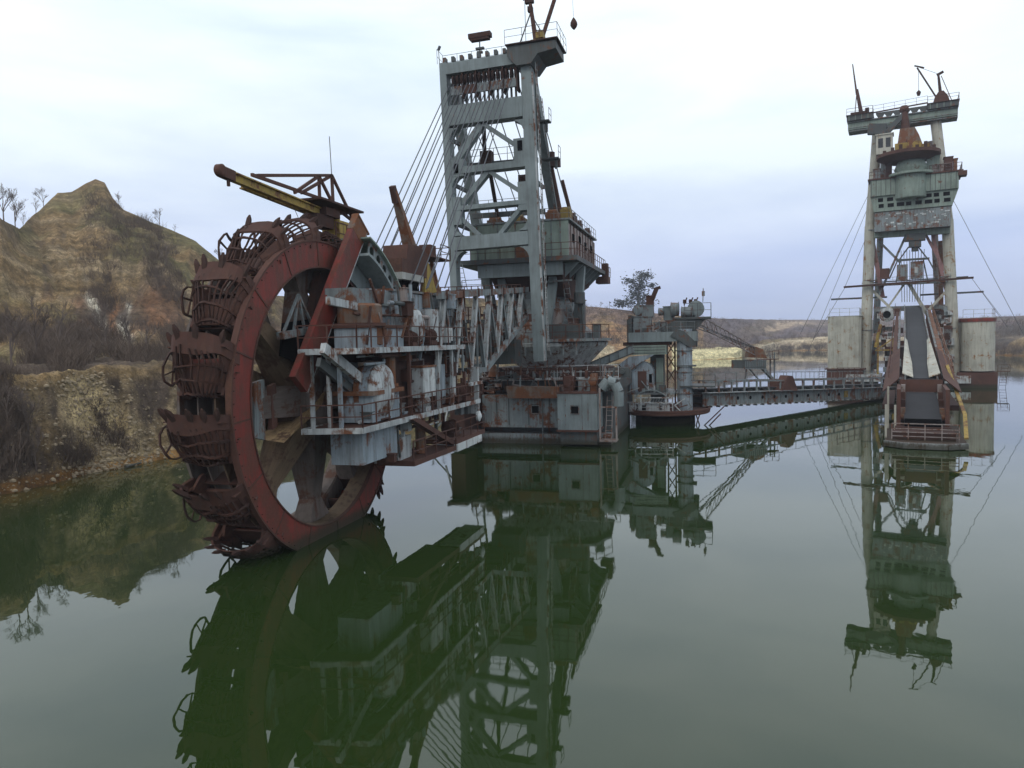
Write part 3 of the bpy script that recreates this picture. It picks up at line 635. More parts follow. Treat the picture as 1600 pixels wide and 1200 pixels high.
mb = MB(); mb.tube((X,3.6,11.8),(X,3.6,15.6),.28,12,r2=.2); mb.box(X-.5,X+.5,3.0,4.6,14.2,15.4); mb.build('crane_post', 'yellow', cr)
mb = MB(); mb.rail([(X+.5,2.6,14.2),(X+.5,6.0,14.2),(X-.8,6.0,14.2)]); mb.box(X-.8,X+.6,2.4,6.1,14.05,14.2); mb.build('crane_deck', 'rust', cr)
mb = MB(); mb.box(X-.4,X+.3,1.2,2.8,14.9,15.5); mb.box(X-.2,X+.4,1.9,3.3,15.5,15.9); mb.build('winch', 'rustd', cr)
mb = MB(); mb.tube((X,3.3,17.7),(X,3.2,19.7),.02,6); mb.build('antenna', 'rope', cr)
mb = MB(); mb.path([(X,-.4,15.5),(X,.1,14.9),(X,.6,14.2),(X,.8,13.8)], .015, 5); mb.build('loose_cable', 'rope', cr)
# ---- orange slewing crane on the boom
X = -.5
cr = MB(); cr.beam((X,9.3,18.2),(X,12.2,14.0),.26,.3,up=(1,0,0),w2=.55,h2=.85); cr = cr.build('derrick_crane', 'orust', EX, label='orange rusting derrick crane leaning over the boom')
mb = MB(); mb.beam((X,9.2,18.3),(X,9.6,17.4),.32,.34); mb.build('boom_head', 'rustd', cr)
mb = MB(); mb.prism([(8.7,13.2),(12.4,13.1),(12.8,14.6),(11.2,15.0),(9.6,14.9),(9.4,14.0),(8.7,14.0)], 'x', X-.9, X+.7); mb.build('crane_cab', 'rust', cr)
mb = MB(); mb.box(X-1.0,X+.9,8.2,11.4,12.75,13.15); mb.build('counterweight', 'concrete', cr)
mb = MB(); mb.box(X-.7,X+.6,9.0,11.4,11.9,12.74); mb.build('slewing_base', 'dark', cr)
mb = MB()
for a_, b_ in (((13.2,11.9),(13.8,14.6)),((16.6,11.9),(15.0,14.6)),((14.6,12.0),(14.0,14.4)),((13.4,12.8),(16.2,12.5)),((13.7,13.8),(15.6,13.8)),((14.4,14.2),(16.4,12.0))): mb.beam((X,a_[0],a_[1]),(X,b_[0],b_[1]),.22,.22)
mb.build('lattice_support', 'orust', cr)
mb = MB(); mb.prism([(12.6,11.9),(15.0,11.9),(13.0,14.6),(12.6,14.6)], 'x', X+.3, X+.5); mb.build('gusset', 'yellow', cr)
mb = MB(); mb.box(X-.8,X+.8,13.4,16.6,14.55,14.65); mb.box(X-.3,X+.5,13.7,14.7,14.65,15.4); mb.rail([(X+.8,14.8,14.6),(X+.8,16.6,14.6),(X-.8,16.6,14.6)], h=.9); mb.build('crane_platform', 'rust', cr)

# ---- mast: front portal, leaning a little to the left
MAST = hinge('mast', MB().box(-1.2,1.2,-1.0,1.2,-22.9,-20.9), 'dkgrey', EX, (.15,28,30), (0,-R(1.4),0))
def mz(z): return z-30
def mbox(name, x0,x1,z0,z1,mat='grey',y0=-.55,y1=.55,lab=None):
    mb = MB(); mb.box(x0,x1,y0,y1,mz(z0),mz(z1)); return mb.build(name, mat, MAST, label=lab)
LX0, LX1, RX0, RX1 = -4.45,-3.72, 2.65,3.5
mbox('column', LX0+.15,LX1,9.0,32.3); c = mbox('column', RX0,RX1,7.2,32.8)
for i in range(11):
    z = 9+i*2.1; mb = MB(); mb.box(LX1,LX1+.03,-.4,.4,mz(z),mz(z)+.06); mb.build('flange_joint','greyr',MAST)
mb = MB(); mb.box(RX1,RX1+.12,-.5,-.3,mz(7.2),mz(30.5)); mb.ladder((RX1+.35,-.1,mz(8)),(RX1+.35,-.1,mz(32)),side=(0,1,0)); mb.build('ladder', 'light', MAST)
mbox('crossbeam', LX1,RX0,31.3,32.2,y0=-.6); mbox('crossbeam', LX1,RX0,27.1,28.7,y0=-.6,lab='deep plain crossbeam below the rope sheaves'); mbox('crossbeam', LX1,RX0,23.1,23.65); mbox('crossbeam', LX1,RX0,20.1,20.45); mbox('crossbeam', LX1,RX0,16.8,17.9,y0=-.6)
# braces (flat plate girders)
def brace(x0,z0,x1,z1,w=.42,d=.7,mat='grey'):
    mb = MB(); mb.beam((x0,0,mz(z0)),(x1,0,mz(z1)),d,w,up=(z1-z0,0,x0-x1)); mb.build('brace', mat, MAST)
brace(-1.0,27.0,-3.7,23.8,.55); brace(-.8,27.0,2.6,24.4,.32); brace(-.6,23.1,-3.7,20.0,.42); brace(-.5,23.1,2.6,20.8,.34)
brace(-3.7,20.0,-1.6,17.9,.30); brace(2.6,20.4,.2,17.9,.34)
for x,z,s in ((LX1,26.9,-1),(LX1,23.0,-1),(RX0,23.7,1),(RX0,18.0,1),(LX1,16.7,-1),(RX0,16.7,-1),(RX0,26.9,-1),(LX1,18.0,1),(LX1,23.75,1)):
    sg = 1 if x < 0 else -1; k = .8
    mb = MB(); mb.prism([(x,mz(z)),(x+sg*k,mz(z)),(x+sg*k*.55,mz(z)+s*k*.22),(x+sg*k*.2,mz(z)+s*k*.6),(x,mz(z)+s*k*1.1)], 'y', -.5,.5); mb.build('gusset', 'grey', MAST)
mbox('gusset_plate', LX1,LX1+1.1,22.9,24.3,y0=-.52,y1=.45); mbox('gusset_plate', RX0-.9,RX0,23.6,25.4,y0=-.52,y1=.45); mbox('gusset_plate', RX0-.7,RX0,19.6,21.9,y0=-.52,y1=.45); mbox('gusset_plate', LX1,LX1+.7,18.9,21.2,y0=-.52,y1=.45)
for x,z in ((LX1+.25,22.95),(RX0-.55,24.2)):
    mb = MB(); mb.box(x,x+.4,-.56,-.52,mz(z)+.2,mz(z)+1.0); mb.build('manhole', 'dark', MAST)
# rope sheave banks
for k in range(15):
    x = LX1+.35 + k*.385
    mb = MB(); mb.beam((x,.1,mz(28.7)),(x,.1,mz(31.3)),.13,.25); mb.build('sheave_strut', 'dkgrey', MAST)
    mb = MB(); mb.lathe([(.42,0),(.45,.04),(.38,.08),(.45,.12),(.42,.16)], (x+.1,-.25,mz(30.75)),'x',16); mb.build('sheave', 'rustd', MAST)
for k in range(5):
    x = LX1+.3+k*1.16
    mb = MB(); mb.box(x,x+1.0,-.5,-.3,mz(29.55),mz(30.25)); mb.build('sheave_housing', 'rust' if k == 1 else 'greyr', MAST)
    mb = MB(); mb.box(x+1.02,x+1.12,-.55,.2,mz(29.2),mz(31.29)); mb.build('divider', 'rustd', MAST)
for k in range(9):
    x = LX1-.3+k*.74; mb = MB(); mb.box(x,x+.26,-.4,.1,mz(32.35),mz(32.75)); mb.build('sheave_cover', 'dkgrey', MAST)  # row of small sheave covers along the top beam
mb = MB(); mb.rail([(LX0,.8,mz(32.2)),(RX0-.6,.8,mz(32.2))], h=1.2, r=.03); mb.rail([(LX0,-.55,mz(32.25)),(LX0,.8,mz(32.25))], h=1.2, r=.03); mb.build('railing', 'grey', MAST)
mb = MB(); mb.tube((-.9,0,mz(32.2)),(-.85,0,mz(34.0)),.05,6); mb.box(-1.2,-.5,-.15,.15,mz(33.1),mz(33.25)); mb.box(-1.1,-.65,-.15,.15,mz(32.8),mz(32.95)); mb.build('lamp_pole', 'dkgrey', MAST)
mb = MB(); mb.box(-1.75,.15,-.3,.3,mz(34.0),mz(34.38)); mb.box(-1.6,0,-.25,.25,mz(33.82),mz(34.0)); mb.build('lamp_bar', 'rustd', MAST)
mb = MB(); mb.tube((-4.45,0,mz(32.2)),(-4.5,0,mz(33.8)),.03,5); mb.tube((-4.5,0,mz(33.6)),(-4.35,0,mz(33.9)),.12,8); mb.build('signal_lamp', 'rope', MAST)
# head platform with crane
mb = MB(); mb.prism([(1.7,mz(32.6)),(5.7,mz(32.5)),(5.7,mz(31.9)),(4.2,mz(31.7)),(3.6,mz(31.0)),(2.4,mz(31.0)),(1.7,mz(31.8))], 'y', -1.0, 2.2); mb.build('crane_platform', 'dkgrey', MAST)
mb = MB(); mb.box(1.6,5.9,-1.2,2.4,mz(32.62),mz(32.7)); mb.rail([(1.6,-1.2,mz(32.7)),(5.9,-1.2,mz(32.7)),(5.9,2.4,mz(32.7))], h=1.1, r=.03); mb.build('platform_deck', 'rustd', MAST)
hc = MB(); hc.tube((3.9,.2,mz(32.6)),(3.5,.2,mz(36.3)),.22,12,r2=.14); hc = hc.build('mast_crane', 'rust', MAST)
mb = MB(); mb.box(3.5,4.7,-.3,.7,mz(32.7),mz(33.1)); mb.box(4.0,4.6,-.5,.4,mz(33.1),mz(33.6)); mb.build('crane_base', 'yellow', hc)
mb = MB(); mb.beam((4.3,.2,mz(33.1)),(6.9,.2,mz(39.6)),.22,.26); mb.build('crane_jib', 'rust', hc)
mb = MB(); mb.beam((3.5,.2,mz(35.4)),(2.3,.2,mz(32.7)),.08,.08); mb.beam((3.6,.2,mz(35.2)),(4.9,.2,mz(32.7)),.08,.08); mb.beam((3.7,.2,mz(34.0)),(4.5,.2,mz(33.9)),.06,.06); mb.tube((3.0,.2,mz(32.7)),(3.1,.2,mz(39)),.025,5); mb.build('crane_stay', 'dkgrey', hc)
mb = MB(); mb.box(3.1,3.8,0,.4,mz(36.2),mz(36.6)); mb.beam((2.9,.2,mz(36.6)),(4.3,.2,mz(36.95)),.2,.18); mb.box(3.3,3.7,0,.4,mz(35.5),mz(35.9)); mb.build('crane_head', 'rustd', hc)
mb = MB(); mb.lathe([(.03,0),(.12,-.12),(.27,-.4),(.29,-.6),(.2,-.78),(.05,-.95)], (7.0,.2,mz(34.5)),'z',14); mb.tube((7.0,.2,mz(34.4)),(6.95,.2,mz(39.5)),.012,4); mb.build('hook_block', 'rustd', hc, smooth=True)
# rear legs, ladders and stays
for sx_, mt in ((3.2,'grey'),(-3.6,'grey')):
    mb = MB(); mb.beam((sx_-(.0),29.0,31.0),(sx_-.1,36.5 if sx_ < 0 else 41,17 if sx_ < 0 else 17.5),.8,.95); mb.beam((sx_-.1,36.5 if sx_ < 0 else 41,17 if sx_ < 0 else 17.5),(sx_-.2,41 if sx_ < 0 else 48,9.5),.8,.95); mb.build('rear_leg', mt, EX)
mb = MB(); mb.ladder((3.75,30.5,29.5),(3.7,38,15.8),side=(0,1,0)); mb.build('ladder','greyr',EX)
mb = MB(); 
for z,y in ((26.2,30.2),(22.5,32),(19.2,34)): mb.beam((3.2,28,z),(3.2,y+1.0,z),.25,.3); mb.beam((-3.8,28,z),(-3.6,y,z),.25,.3)
for z,y in ((24.5,31.2),(20.5,33.5)): mb.beam((-3.6,y,z),(3.2,y,z),.3,.42)
mb.build('tie_beams','dkgrey',EX)
mb = MB()
for z,y in ((24.7,31.0),(20.7,33.2)): mb.rail([(-3.2,y,z),(3.0,y,z)],h=1.1,r=.04)
mb.build('railing','greyr',EX)
mb = MB(); mb.beam((-.8,28.6,27.6),(-1.6,31.2,24.4),.35,.35); mb.beam((-.4,28.6,23.6),(-1.2,33.4,20.4),.3,.3); mb.build('inner_brace','rustd',EX)
mb = MB(); mb.box(-1.9,-.9,30.8,31.6,24.5,25.6); mb.build('winch_box','rustd',EX)
mb = MB(); mb.box(1.8,2.5,29.6,30.2,22.2,23.0); mb.build('winch_box','rustd',EX)
for y,z,x in ((30.8,27.6,4.3),(31.6,24.6,4.9)):
    mb = MB(); mb.box(3.4,x,y,y+.9,z,z+.12); mb.rail([(x,y,z+.1),(x,y+.9,z+.1)],h=1,r=.035); mb.beam((x-.3,y+.4,z),(x-.3,y+.4,z-.8),.2,.2); mb.build('side_platform','dkgrey',EX)
for k in range(6):
    x0 = 3.4 - k*1.25; mb = MB(); mb.tube((x0,28.6,30.6),(x0 + .5,45,19.4),.05,5); mb.build('back_stay','rope',EX)
for k in range(15):                            # hoisting ropes from the sheaves down to the boom head
    x = LX1 + .35 + k*.385 + .1
    xb = -3.0 + k*(5.5/14)
    mb = MB(); mb.tube((x-.05,27.4,30.3),(xb,8.8 + (k % 3)*.35,12.2),.042,5); mb.build('hoist_rope', 'rope', EX)
# ---- counterweight machine house
mb = MB(); mb.box(-3.1,5.7,31.2,45.5,16.2,19.0); ho = mb.build('machine_house', 'pinkgrey', EX)
mb = MB(); mb.box(-3.14,5.74,31.12,31.2,16.2,19.22); mb.build('front_panel','green',ho)
mb = MB(); mb.box(-3.3,5.9,31.0,45.7,19.25,19.4); mb.rail([(-3.2,31.1,19.4),(5.8,31.1,19.4),(5.8,45.6,19.4)],h=.9,r=.035); mb.build('roof','greyr',ho)
for k in range(9):
    y = 32.2+k*1.5; mb = MB(); mb.box(5.7,5.76,y,y+.07,16.3,19.2); mb.build('wall_rib','rust',ho)
for y,z in ((33,17.6),(36.2,17.8),(39.2,17.6),(42.5,17.7)):
    mb = MB(); mb.box(5.7,5.78,y,y+.8,z,z+.7); mb.build('window','dark',ho)
mb = MB(); mb.box(5.7,5.79,43.8,44.7,16.3,18.2); mb.build('door','orust',ho)
mb = MB(); mb.box(1.1,3.4,31.02,31.12,16.25,17.9); mb.build('door','orust',ho)
for x in (-2.5,-.6,1.0,4.2,5.0):
    mb = MB(); mb.box(x,x+.08,31.04,31.12,16.25,19.2); mb.build('wall_rib','greyr',ho)
for (x,y,w,h,m_) in ((3.6,31.8,1.1,.9,'orust'),(4.6,33.2,.9,1.4,'yellow'),(4.8,35,.8,1.1,'rust'),(-1.8,32,1.3,.5,'orust'),(.2,32,1.4,.6,'yellow'),(2.0,32,1.0,.45,'orust'),(4.9,38,.7,.8,'rust'),(5.1,42,.6,.6,'rust')):
    mb = MB(); mb.box(x,x+w,y,y+1.2,19.4,19.4+h*.8); mb.lathe([(.3,0),(.3,w*.8)],(x+.1,y+.6,19.4+h*.8),'x',12); mb.build('roof_winch', m_, EX)
mb = MB(); mb.tube((4.3,36,19.4),(3.6,34.6,25.0),.22,10,r2=.14); mb.tube((5.0,38,19.4),(4.2,36.6,23.8),.2,10,r2=.14); mb.build('roof_derrick','rust',EX)
mb = MB(); mb.box(3.2,4.4,34.2,35.0,24.6,25.2); mb.tube((3.6,34.6,25.0),(3.6,34.6,25.9),.35,10); mb.build('derrick_head','rustd',EX)
mb = MB(); mb.box(-4.2,6.6,30.3,46.6,15.75,16.15); hp = mb.build('house_platform','dkgrey',EX)
mb = MB(); mb.rail([(-4.2,30.3,16.15),(6.6,30.3,16.15),(6.6,46.6,16.15)],h=1.1,r=.05); mb.build('railing','rust',hp)
mb = MB(); mb.box(-2.4,5.2,30.9,31.3,14.6,15.74); mb.build('front_girder','grey',hp)
mb = MB(); mb.prism([(31.4,15.74),(46.4,15.74),(46.4,14.5),(43,13.9),(39,12.6),(34.5,13.0),(32.2,14.7)],'x',-1.6,4.9); mb.build('hull_underside','rustd',hp)  # very dark colour puts the shade under the house into the paint
for k in range(7):
    y = 32+k*2.1; mb = MB(); mb.prism([(5.2,15.74),(6.5,15.74),(5.2,14.5)],'y',y,y+.14); mb.build('bracket','grey',hp)
mb = MB(); mb.box(5.6,6.9,46.4,48.2,14.9,15.6); mb.box(6.2,6.8,46.8,47.8,15.6,17.0); mb.rail([(6.9,46.4,15.6),(6.9,48.4,15.6)],h=1,r=.05); mb.build('tail_bracket','rust',EX)
mb = MB(); mb.ladder((-3.2,30.1,12.6),(-3.9,30.3,15.9),side=(1,0,0)); mb.rail([(-3.6,30,13.6),(-1.8,30,13.6)],h=.8); mb.box(-3.7,-1.7,29.8,30.4,13.5,13.6); mb.build('stairway','greyr',EX)
# slewing column
mb = MB(); mb.lathe([(5.0,0),(5.0,1.0),(3.6,2.2),(2.6,4.2),(2.8,5.6)],(2.0,36.5,8.6),'z',20); mb.build('slewing_column','greyr',EX)
for x0,x1,y in ((4.2,3.2,33.0),(-.8,-.3,33.0),(6.0,5.4,36.0)):
    mb = MB(); mb.beam((x1,y,9.1),(x0,y-.3,15.8),.7,.8); mb.build('support_leg','grey',EX)
mb = MB(); mb.ladder((5.6,33,9.3),(5.2,32.2,14.3),side=(1,0,0)); mb.beam((3,32,14.1),(5.8,32,14.2),.12,.15); mb.build('ladder','greyr',EX)
# balcony deck and bowl
mb = MB(); mb.prism([(-1.0,32.5),(3.0,31.2),(7.6,31.6),(8.6,34.5),(8,41),(0,42)],'z',8.85,9.1); bd = mb.build('balcony_deck','greyr',EX)
mb = MB(); mb.rail([(-1.0,32.5,9.1),(3.0,31.2,9.1),(7.6,31.6,9.1),(8.6,34.5,9.1)],h=1.2,r=.06); mb.build('railing','rust',bd)
mb = MB(); mb.box(2.6,6.6,31.75,31.85,9.1,10.4); mb.build('balcony_panel','dkgrey',bd)
mb = MB(); mb.lathe([(3.2,0),(3.4,.2),(5.1,1.9),(5.2,2.2),(5.0,2.3)],(3.0,36.5,6.55),'z',40); mb.build('turntable_bowl','light',EX)  # paler paint brightens the bowl against the shade from above
for k in range(7):
    mb = MB(); x = -.8+k*1.15; mb.box(x,x+.12,31.6,31.9,7.7,8.85); mb.build('bowl_rib','greyr',EX)
for (x,y,z,w,h,m_) in ((-.4,32.6,9.1,1.0,1.6,'dkgrey'),(1.0,32.8,9.1,1.2,2.2,'rust'),(3.0,33,9.1,1.6,2.6,'pinkgrey'),(5.2,33,9.1,.8,1.7,'rust'),(5.9,34,9.1,.5,3.4,'dkgrey'),(2.2,32.4,9.1,.7,1.2,'orust'),(7.2,34.4,9.1,.5,1.2,'dkgrey')):
    mb = MB(); mb.box(x,x+w,y,y+1.3,z,z+h); mb.box(x-.08,x+w+.08,y-.08,y+1.4,z+h,z+h+.1); mb.build('plant_housing',m_,EX)
mb = MB(); mb.tube((6.1,33.9,12.2),(6.1,33.9,13.2),.5,12); mb.tube((6.5,33.6,9.2),(6.4,33.6,12.0),.14,8); mb.build('horn_unit','dkgrey',EX)
mb = MB(); mb.lathe([(5.6,0),(5.7,.15),(5.7,.8),(5.0,.9)],(3.0,37.0,5.65),'z',48); mb.build('slewing_ring','rustd',EX)
for k in range(30):
    a = R(-150+k*6+ -30); mb = MB(); c_ = (3.0+5.75*math.cos(a), 37.0+5.75*math.sin(a)); mb.box(c_[0]-.09,c_[0]+.09,c_[1]-.09,c_[1]+.09,5.75,6.35); mb.build('ring_tooth','greyr',EX)
# loose gear and pipework crowding the pontoon and the slewing ring
rn3 = random.Random(21)
for k in range(90):
    x = rn3.uniform(-4.2,9.2); y = rn3.uniform(30.7,31.6); z = rn3.choice([4.4,4.6,5.0,5.6,5.6,5.7,5.7]); mt = rn3.choice(['rust','rustd','dkgrey','greyr','rust','orust','pinkgrey','light'])
    if x > 4.9 and z < 5.5: z = 4.65
    mb = MB(); q = rn3.random()
    if q < .4: mb.box(x,x+rn3.uniform(.15,.7),y,y+.4,z,z+rn3.uniform(.15,.7))
    elif q < .75: mb.path([(x,y,z),(x+rn3.uniform(-1.5,1.5),y,z+rn3.uniform(-.1,.2)),(x+rn3.uniform(-1.5,1.5),y,z+rn3.uniform(.2,1.2))],rn3.uniform(.035,.09),6)
    else: mb.beam((x,y,z),(x+rn3.uniform(-.2,.2),y,z+rn3.uniform(.8,2.0)),.09,.09)
    mb.build('deck_fitting', mt, EX)
# base pontoon
mb = MB(); mb.box(-4.4,9.4,32.0,47,4.4,5.5); mb.box(-4.2,9.0,32.4,46.6,-1.2,4.4); pt = mb.build('pontoon','dkgrey',EX)
mb = MB(); mb.beam((-3.5,31.3,5.55),(9.8,31.3,5.72),.25,.2); mb.box(-3.5,9.8,31.4,33,5.5,5.6); mb.rail([(-3.5,31.4,5.6),(9.8,31.4,5.7)],h=1.1,r=.05); mb.build('walkway','light',pt)
mb = MB(); mb.box(-2.2,4.75,30.6,32.4,1.55,4.3); hf = mb.build('hull_wall','greyr',EX)
mb = MB(); mb.box(-4.6,-2.25,31.2,32.4,1.5,5.3); mb.build('hull_wall','rust',EX)
mb = MB(); mb.box(-2.3,4.9,30.5,30.62,1.45,1.62); mb.box(-2.3,9.2,30.7,32.2,-1,.9); mb.build('hull_ledge','greyr',EX)
mb = MB(); mb.box(2.3,3.0,30.57,30.6,2.6,3.45); w = mb.build('window','dark',hf); mb = MB(); mb.ring((2.65,3.02),.44,.55,30.52,30.6,4,45,405,ax='y'); mb.build('window_frame','greyr',w)
mb = MB(); mb.prism([(.4,4.05),(4.7,4.05),(4.9,4.3),(4.9,5.0),(.2,5.1)],'y',29.9,30.9); mb.box(1.9,3.9,29.86,29.9,4.5,4.75); mb.build('rusty_awning','orust',EX)
for x in (-.9,.2,2.0,3.9):
    mb = MB(); mb.box(x,x+.07,30.56,30.6,1.6,4.2); mb.build('wall_seam','dkgrey',hf)
mb = MB(); mb.box(4.95,8.3,29.0,32.0,1.45,4.5); cb = mb.build('deck_cabin','grey',EX)
mb = MB(); mb.box(6.1,6.75,28.97,29.0,2.75,3.55); w = mb.build('window','dark',cb); mb = MB(); mb.ring((6.42,3.15),.44,.54,28.93,29.0,4,45,405,ax='y'); mb.build('window_frame','greyr',w)
mb = MB(); mb.box(4.85,8.4,28.9,32,1.3,1.46); mb.build('cabin_sill','rust',cb)
mb = MB(); mb.box(4.9,8.35,28.93,32,4.5,4.62); mb.rail([(4.9,29,4.6),(8.3,29,4.6),(8.3,32,4.6)],h=1,r=.05); mb.build('cabin_trim','rust',cb)
mb = MB(); mb.box(5.1,8.2,29.3,32,.2,1.3); mb.build('cabin_base','dkgrey',cb)
for x in (5.6,7.0,7.5):
    mb = MB(); mb.box(x,x+.06,28.97,29.0,1.5,4.5); mb.build('wall_seam','greyr',cb)
mb = MB(); mb.beam((8.55,28.9,.6),(8.55,28.9,5),.14,.14); mb.beam((9.9,28.9,.6),(9.9,28.9,3.4),.14,.14); mb.box(8.5,9.9,28.8,30.2,.5,.62); mb.ladder((9.2,29,.6),(9.2,30.5,4.2)); mb.beam((8.5,28.9,3.4),(9.9,28.9,3.4),.1,.1); mb.build('stair_frame','pinkgrey',EX)
mb = MB()
pts = [(8.6,29.8,4.9),(9.1,29.8,5.5),(9.7,29.8,5.3),(10.0,29.8,4.6),(10.0,29.8,3.4)]
mb.path(pts,.42,12); mb.build('ventilation_duct','grey',EX)
for k,(x,y,z,w,h,m_) in enumerate(((5.3,30,4.6,.8,1.3,'rust'),(6.5,30.4,4.6,1.0,1.0,'greyr'),(7.6,30,4.6,.5,1.5,'orust'),(9.2,33,5.6,1.4,.9,'dkgrey'),(7.0,32,5.6,1.3,1.0,'rustd'),(4.0,32,5.6,1.5,.8,'rust'),(-2.5,32,5.6,1.5,1.0,'rustd'))):
    mb = MB(); mb.box(x,x+w,y,y+1,z,z+h); mb.tube((x+w/2,y,z+h*.6),(x+w/2,y-.3,z+h*.6),h*.25,10); mb.build('deck_machinery',m_,EX)
mb = MB(); mb.lathe([(.55,0),(.42,.5),(.15,1.1),(.05,1.9)],(-1.2,31,5.9),'z',12); mb.build('hoist_cone','orust',EX)
for (p,q,m_,r) in (((-2.2,30.2,5.7),(-1.9,30.2,9.2),'greyr',.08),((-.6,30,5.7),(-.3,30,9.2),'greyr',.08),((1.4,30,3),(1.6,30,7.7),'greyr',.06),((-6.5,29,.9),(-3.9,29.5,4.0),'greyr',.06),((-5.2,29,1.8),(-4.6,29.4,4.8),'light',.07),((3.4,29.9,.2),(3.4,30.2,4.0),'dkgrey',.05)):
    mb = MB(); mb.beam(p,q,r*2,r*2); mb.build('post',m_,EX)
mb = MB(); mb.box(-4.4,-2.6,27,31.4,4.6,4.9); mb.box(-4.3,-3,28,31.5,.6,4.5); mb.build('forward_deck','rustd',EX)

# ================================================================== TRANSFER TOWER beside the excavator (local x right, y away)
TT = thing('transfer_tower', 'grey conveyor transfer tower on a round rusty deck, winches on top, between excavator and bridge', 'tower', (16, 78, 0), 15.6)
def tp(name, mat, mb, parent=None, label=None, **k): return mb.build(name, mat, parent or TT, label=label, **k)
mb = MB(); mb.lathe([(4.6,0),(4.75,.1),(4.75,.32),(4.5,.4)],(.1,.5,1.05),'z',40); rd = tp('round_deck','rust',mb)
mb = MB(); mb.ring((.1,.5),4.6,4.8,1.42,1.6,40,ax='z'); tp('deck_rim','rust',mb,rd)
mb = MB(); mb.lathe([(2.6,0),(2.6,2.6)],(.2,.8,-1.5),'z',24); mb.box(-3,3.2,1,4,-1.2,.9); tp('pontoon_drum','dark',mb)
mb = MB(); mb.lathe([(.78,0),(.78,8.4)],(2.35,-1.6,1.45),'z',24); cl_ = tp('column','blue',mb)
for z in (3.2,5.4,6.0,7.6,9.4):
    mb = MB(); mb.ring((2.35,-1.6),.78,.9,z,z+.08,20,ax='z'); tp('column_flange','greyr',mb,cl_)
mb = MB(); mb.box(-1.2,.2,-.8,.8,1.4,8.2); tp('shaft','dkgrey',mb)
mb = MB(); mb.box(-.6,.15,-.95,-.8,3.2,6.9); tp('shaft_panel','green',mb)
mb = MB(); 
for x in (.5,1.3): mb.beam((x,0,1.4),(x,0,9),.16,.16)
for z in (4.4,5.8,7.2): mb.beam((.5,0,z),(1.3,0,z+1.3),.1,.1); mb.beam((1.3,0,z),(.5,0,z+1.3),.1,.1)
tp('lattice_column','rust',mb)
mb = MB(); mb.box(-3.4,3.6,-2.4,2.6,8.6,9.6); up1 = tp('upper_deck','grey',mb)
mb = MB(); mb.rail([(-3.4,-2.4,9.6),(3.4,-2.4,9.6),(3.4,2.6,9.6)],h=1.0,r=.05); tp('railing','greyr',mb,up1)
mb = MB(); mb.prism([(1.6,9.9),(2.4,9.6),(3.5,8.5),(3.5,8.0),(2.9,8.0),(1.0,9.2)],'y',-2.6,-2.3); tp('curved_chute','dkgrey',mb)
mb = MB(); mb.box(-3.3,-2.95,-2.3,2.3,9.6,11.4); mb.beam((-3.35,-2.35,8.6),(-3.35,-2.35,11),.15,.15); tp('end_screen','dkgrey',mb)
for (x0,x1,y,z0,z1,m_,nm) in ((-2.8,-1.0,-1.9,9.6,11.2,'greyr','machine_box'),(-2.6,-.9,-.6,11.2,12.4,'greyr','winch_frame'),(-.7,.6,-1.4,9.6,10.6,'greyr','machine_box'),(.5,2.6,-1.7,9.6,10.7,'dkgrey','machine_box'),(.2,1.3,-.8,10.8,12.2,'grey','winch_frame'),(2.5,3.4,-1.2,10.2,11.2,'dkgrey','machine_box'),(-1.6,-.9,-.4,12.4,13.4,'rust','winch_frame')):
    mb = MB(); mb.box(x0,x1,y,y+1.6,z0,z1); mb.box(x0-.08,x1+.08,y-.08,y+1.68,z1,z1+.08); tp(nm,m_,mb)
mb = MB(); mb.beam((-1.0,-.3,13.0),(-.5,-.3,14.2),.35,.45); mb.beam((-.8,-.3,14.1),(-.1,-.3,14.3),.3,.3); tp('exhaust_stub','rustd',mb)
mb = MB(); mb.box(1.2,5.0,-1.7,2.0,10.85,11.05); mb.rail([(2.4,-1.7,11.05),(5.0,-1.7,11.05),(5.0,2.0,11.05)],h=1.4,r=.05); tp('top_platform','dkgrey',mb)
mb = MB(); mb.prism([(1.4,10.85),(4.4,10.85),(3.4,9.7),(1.6,9.7)],'y',-1.4,1.6); mb.box(2.0,3.6,-1.2,1.4,8.0,9.7); tp('platform_support','dkgrey',mb)
for (x,z,r,L) in ((1.4,11.9,.8,.9),(3.9,11.9,.85,.8),(2.6,11.6,.6,1.2),(-2.1,11.9,.5,.8),(.0,11.7,.45,.6)):
    mb = MB(); mb.lathe([(r*.6,0),(r,.06),(r*.9,.12),(r*.85,L-.12),(r,L-.06),(r*.6,L)],(x-L/2,-1.2 if x < 4 else -1.0,z),'x' if x not in (3.9,-2.1) else 'y',20); tp('cable_drum','grey' if x > 3 else 'greyr',mb)
for x in (2.2,2.8,3.3): 
    mb = MB(); mb.box(x,x+.35,-.8,-.4,12.5,12.9); mb.beam((x+.1,-.6,12.3),(x+.4,-.6,13.1),.12,.12); tp('sheave_block','rustd',mb)
mb = MB(); mb.tube((4.2,-.6,12.6),(4.25,-.6,14.0),.05,6); mb.box(4.1,4.4,-.7,-.5,13.2,13.7); tp('lamp','greyr',mb)
mb = MB(); mb.box(-3.5,.6,-2.9,-1.2,7.3,8.25); cv = tp('conveyor_casing','green',mb)
for z in (7.45,7.75,8.05):
    mb = MB(); mb.box(-3.4,.5,-2.94,-2.9,z,z+.05); tp('casing_rib','dkgrey',mb,cv)
mb = MB(); mb.box(-3.9,.9,-2.0,1.8,8.25,8.6); tp('shadow_gap_fill','rustd',mb)  # dark box painting in the shaded gap between casing and upper deck
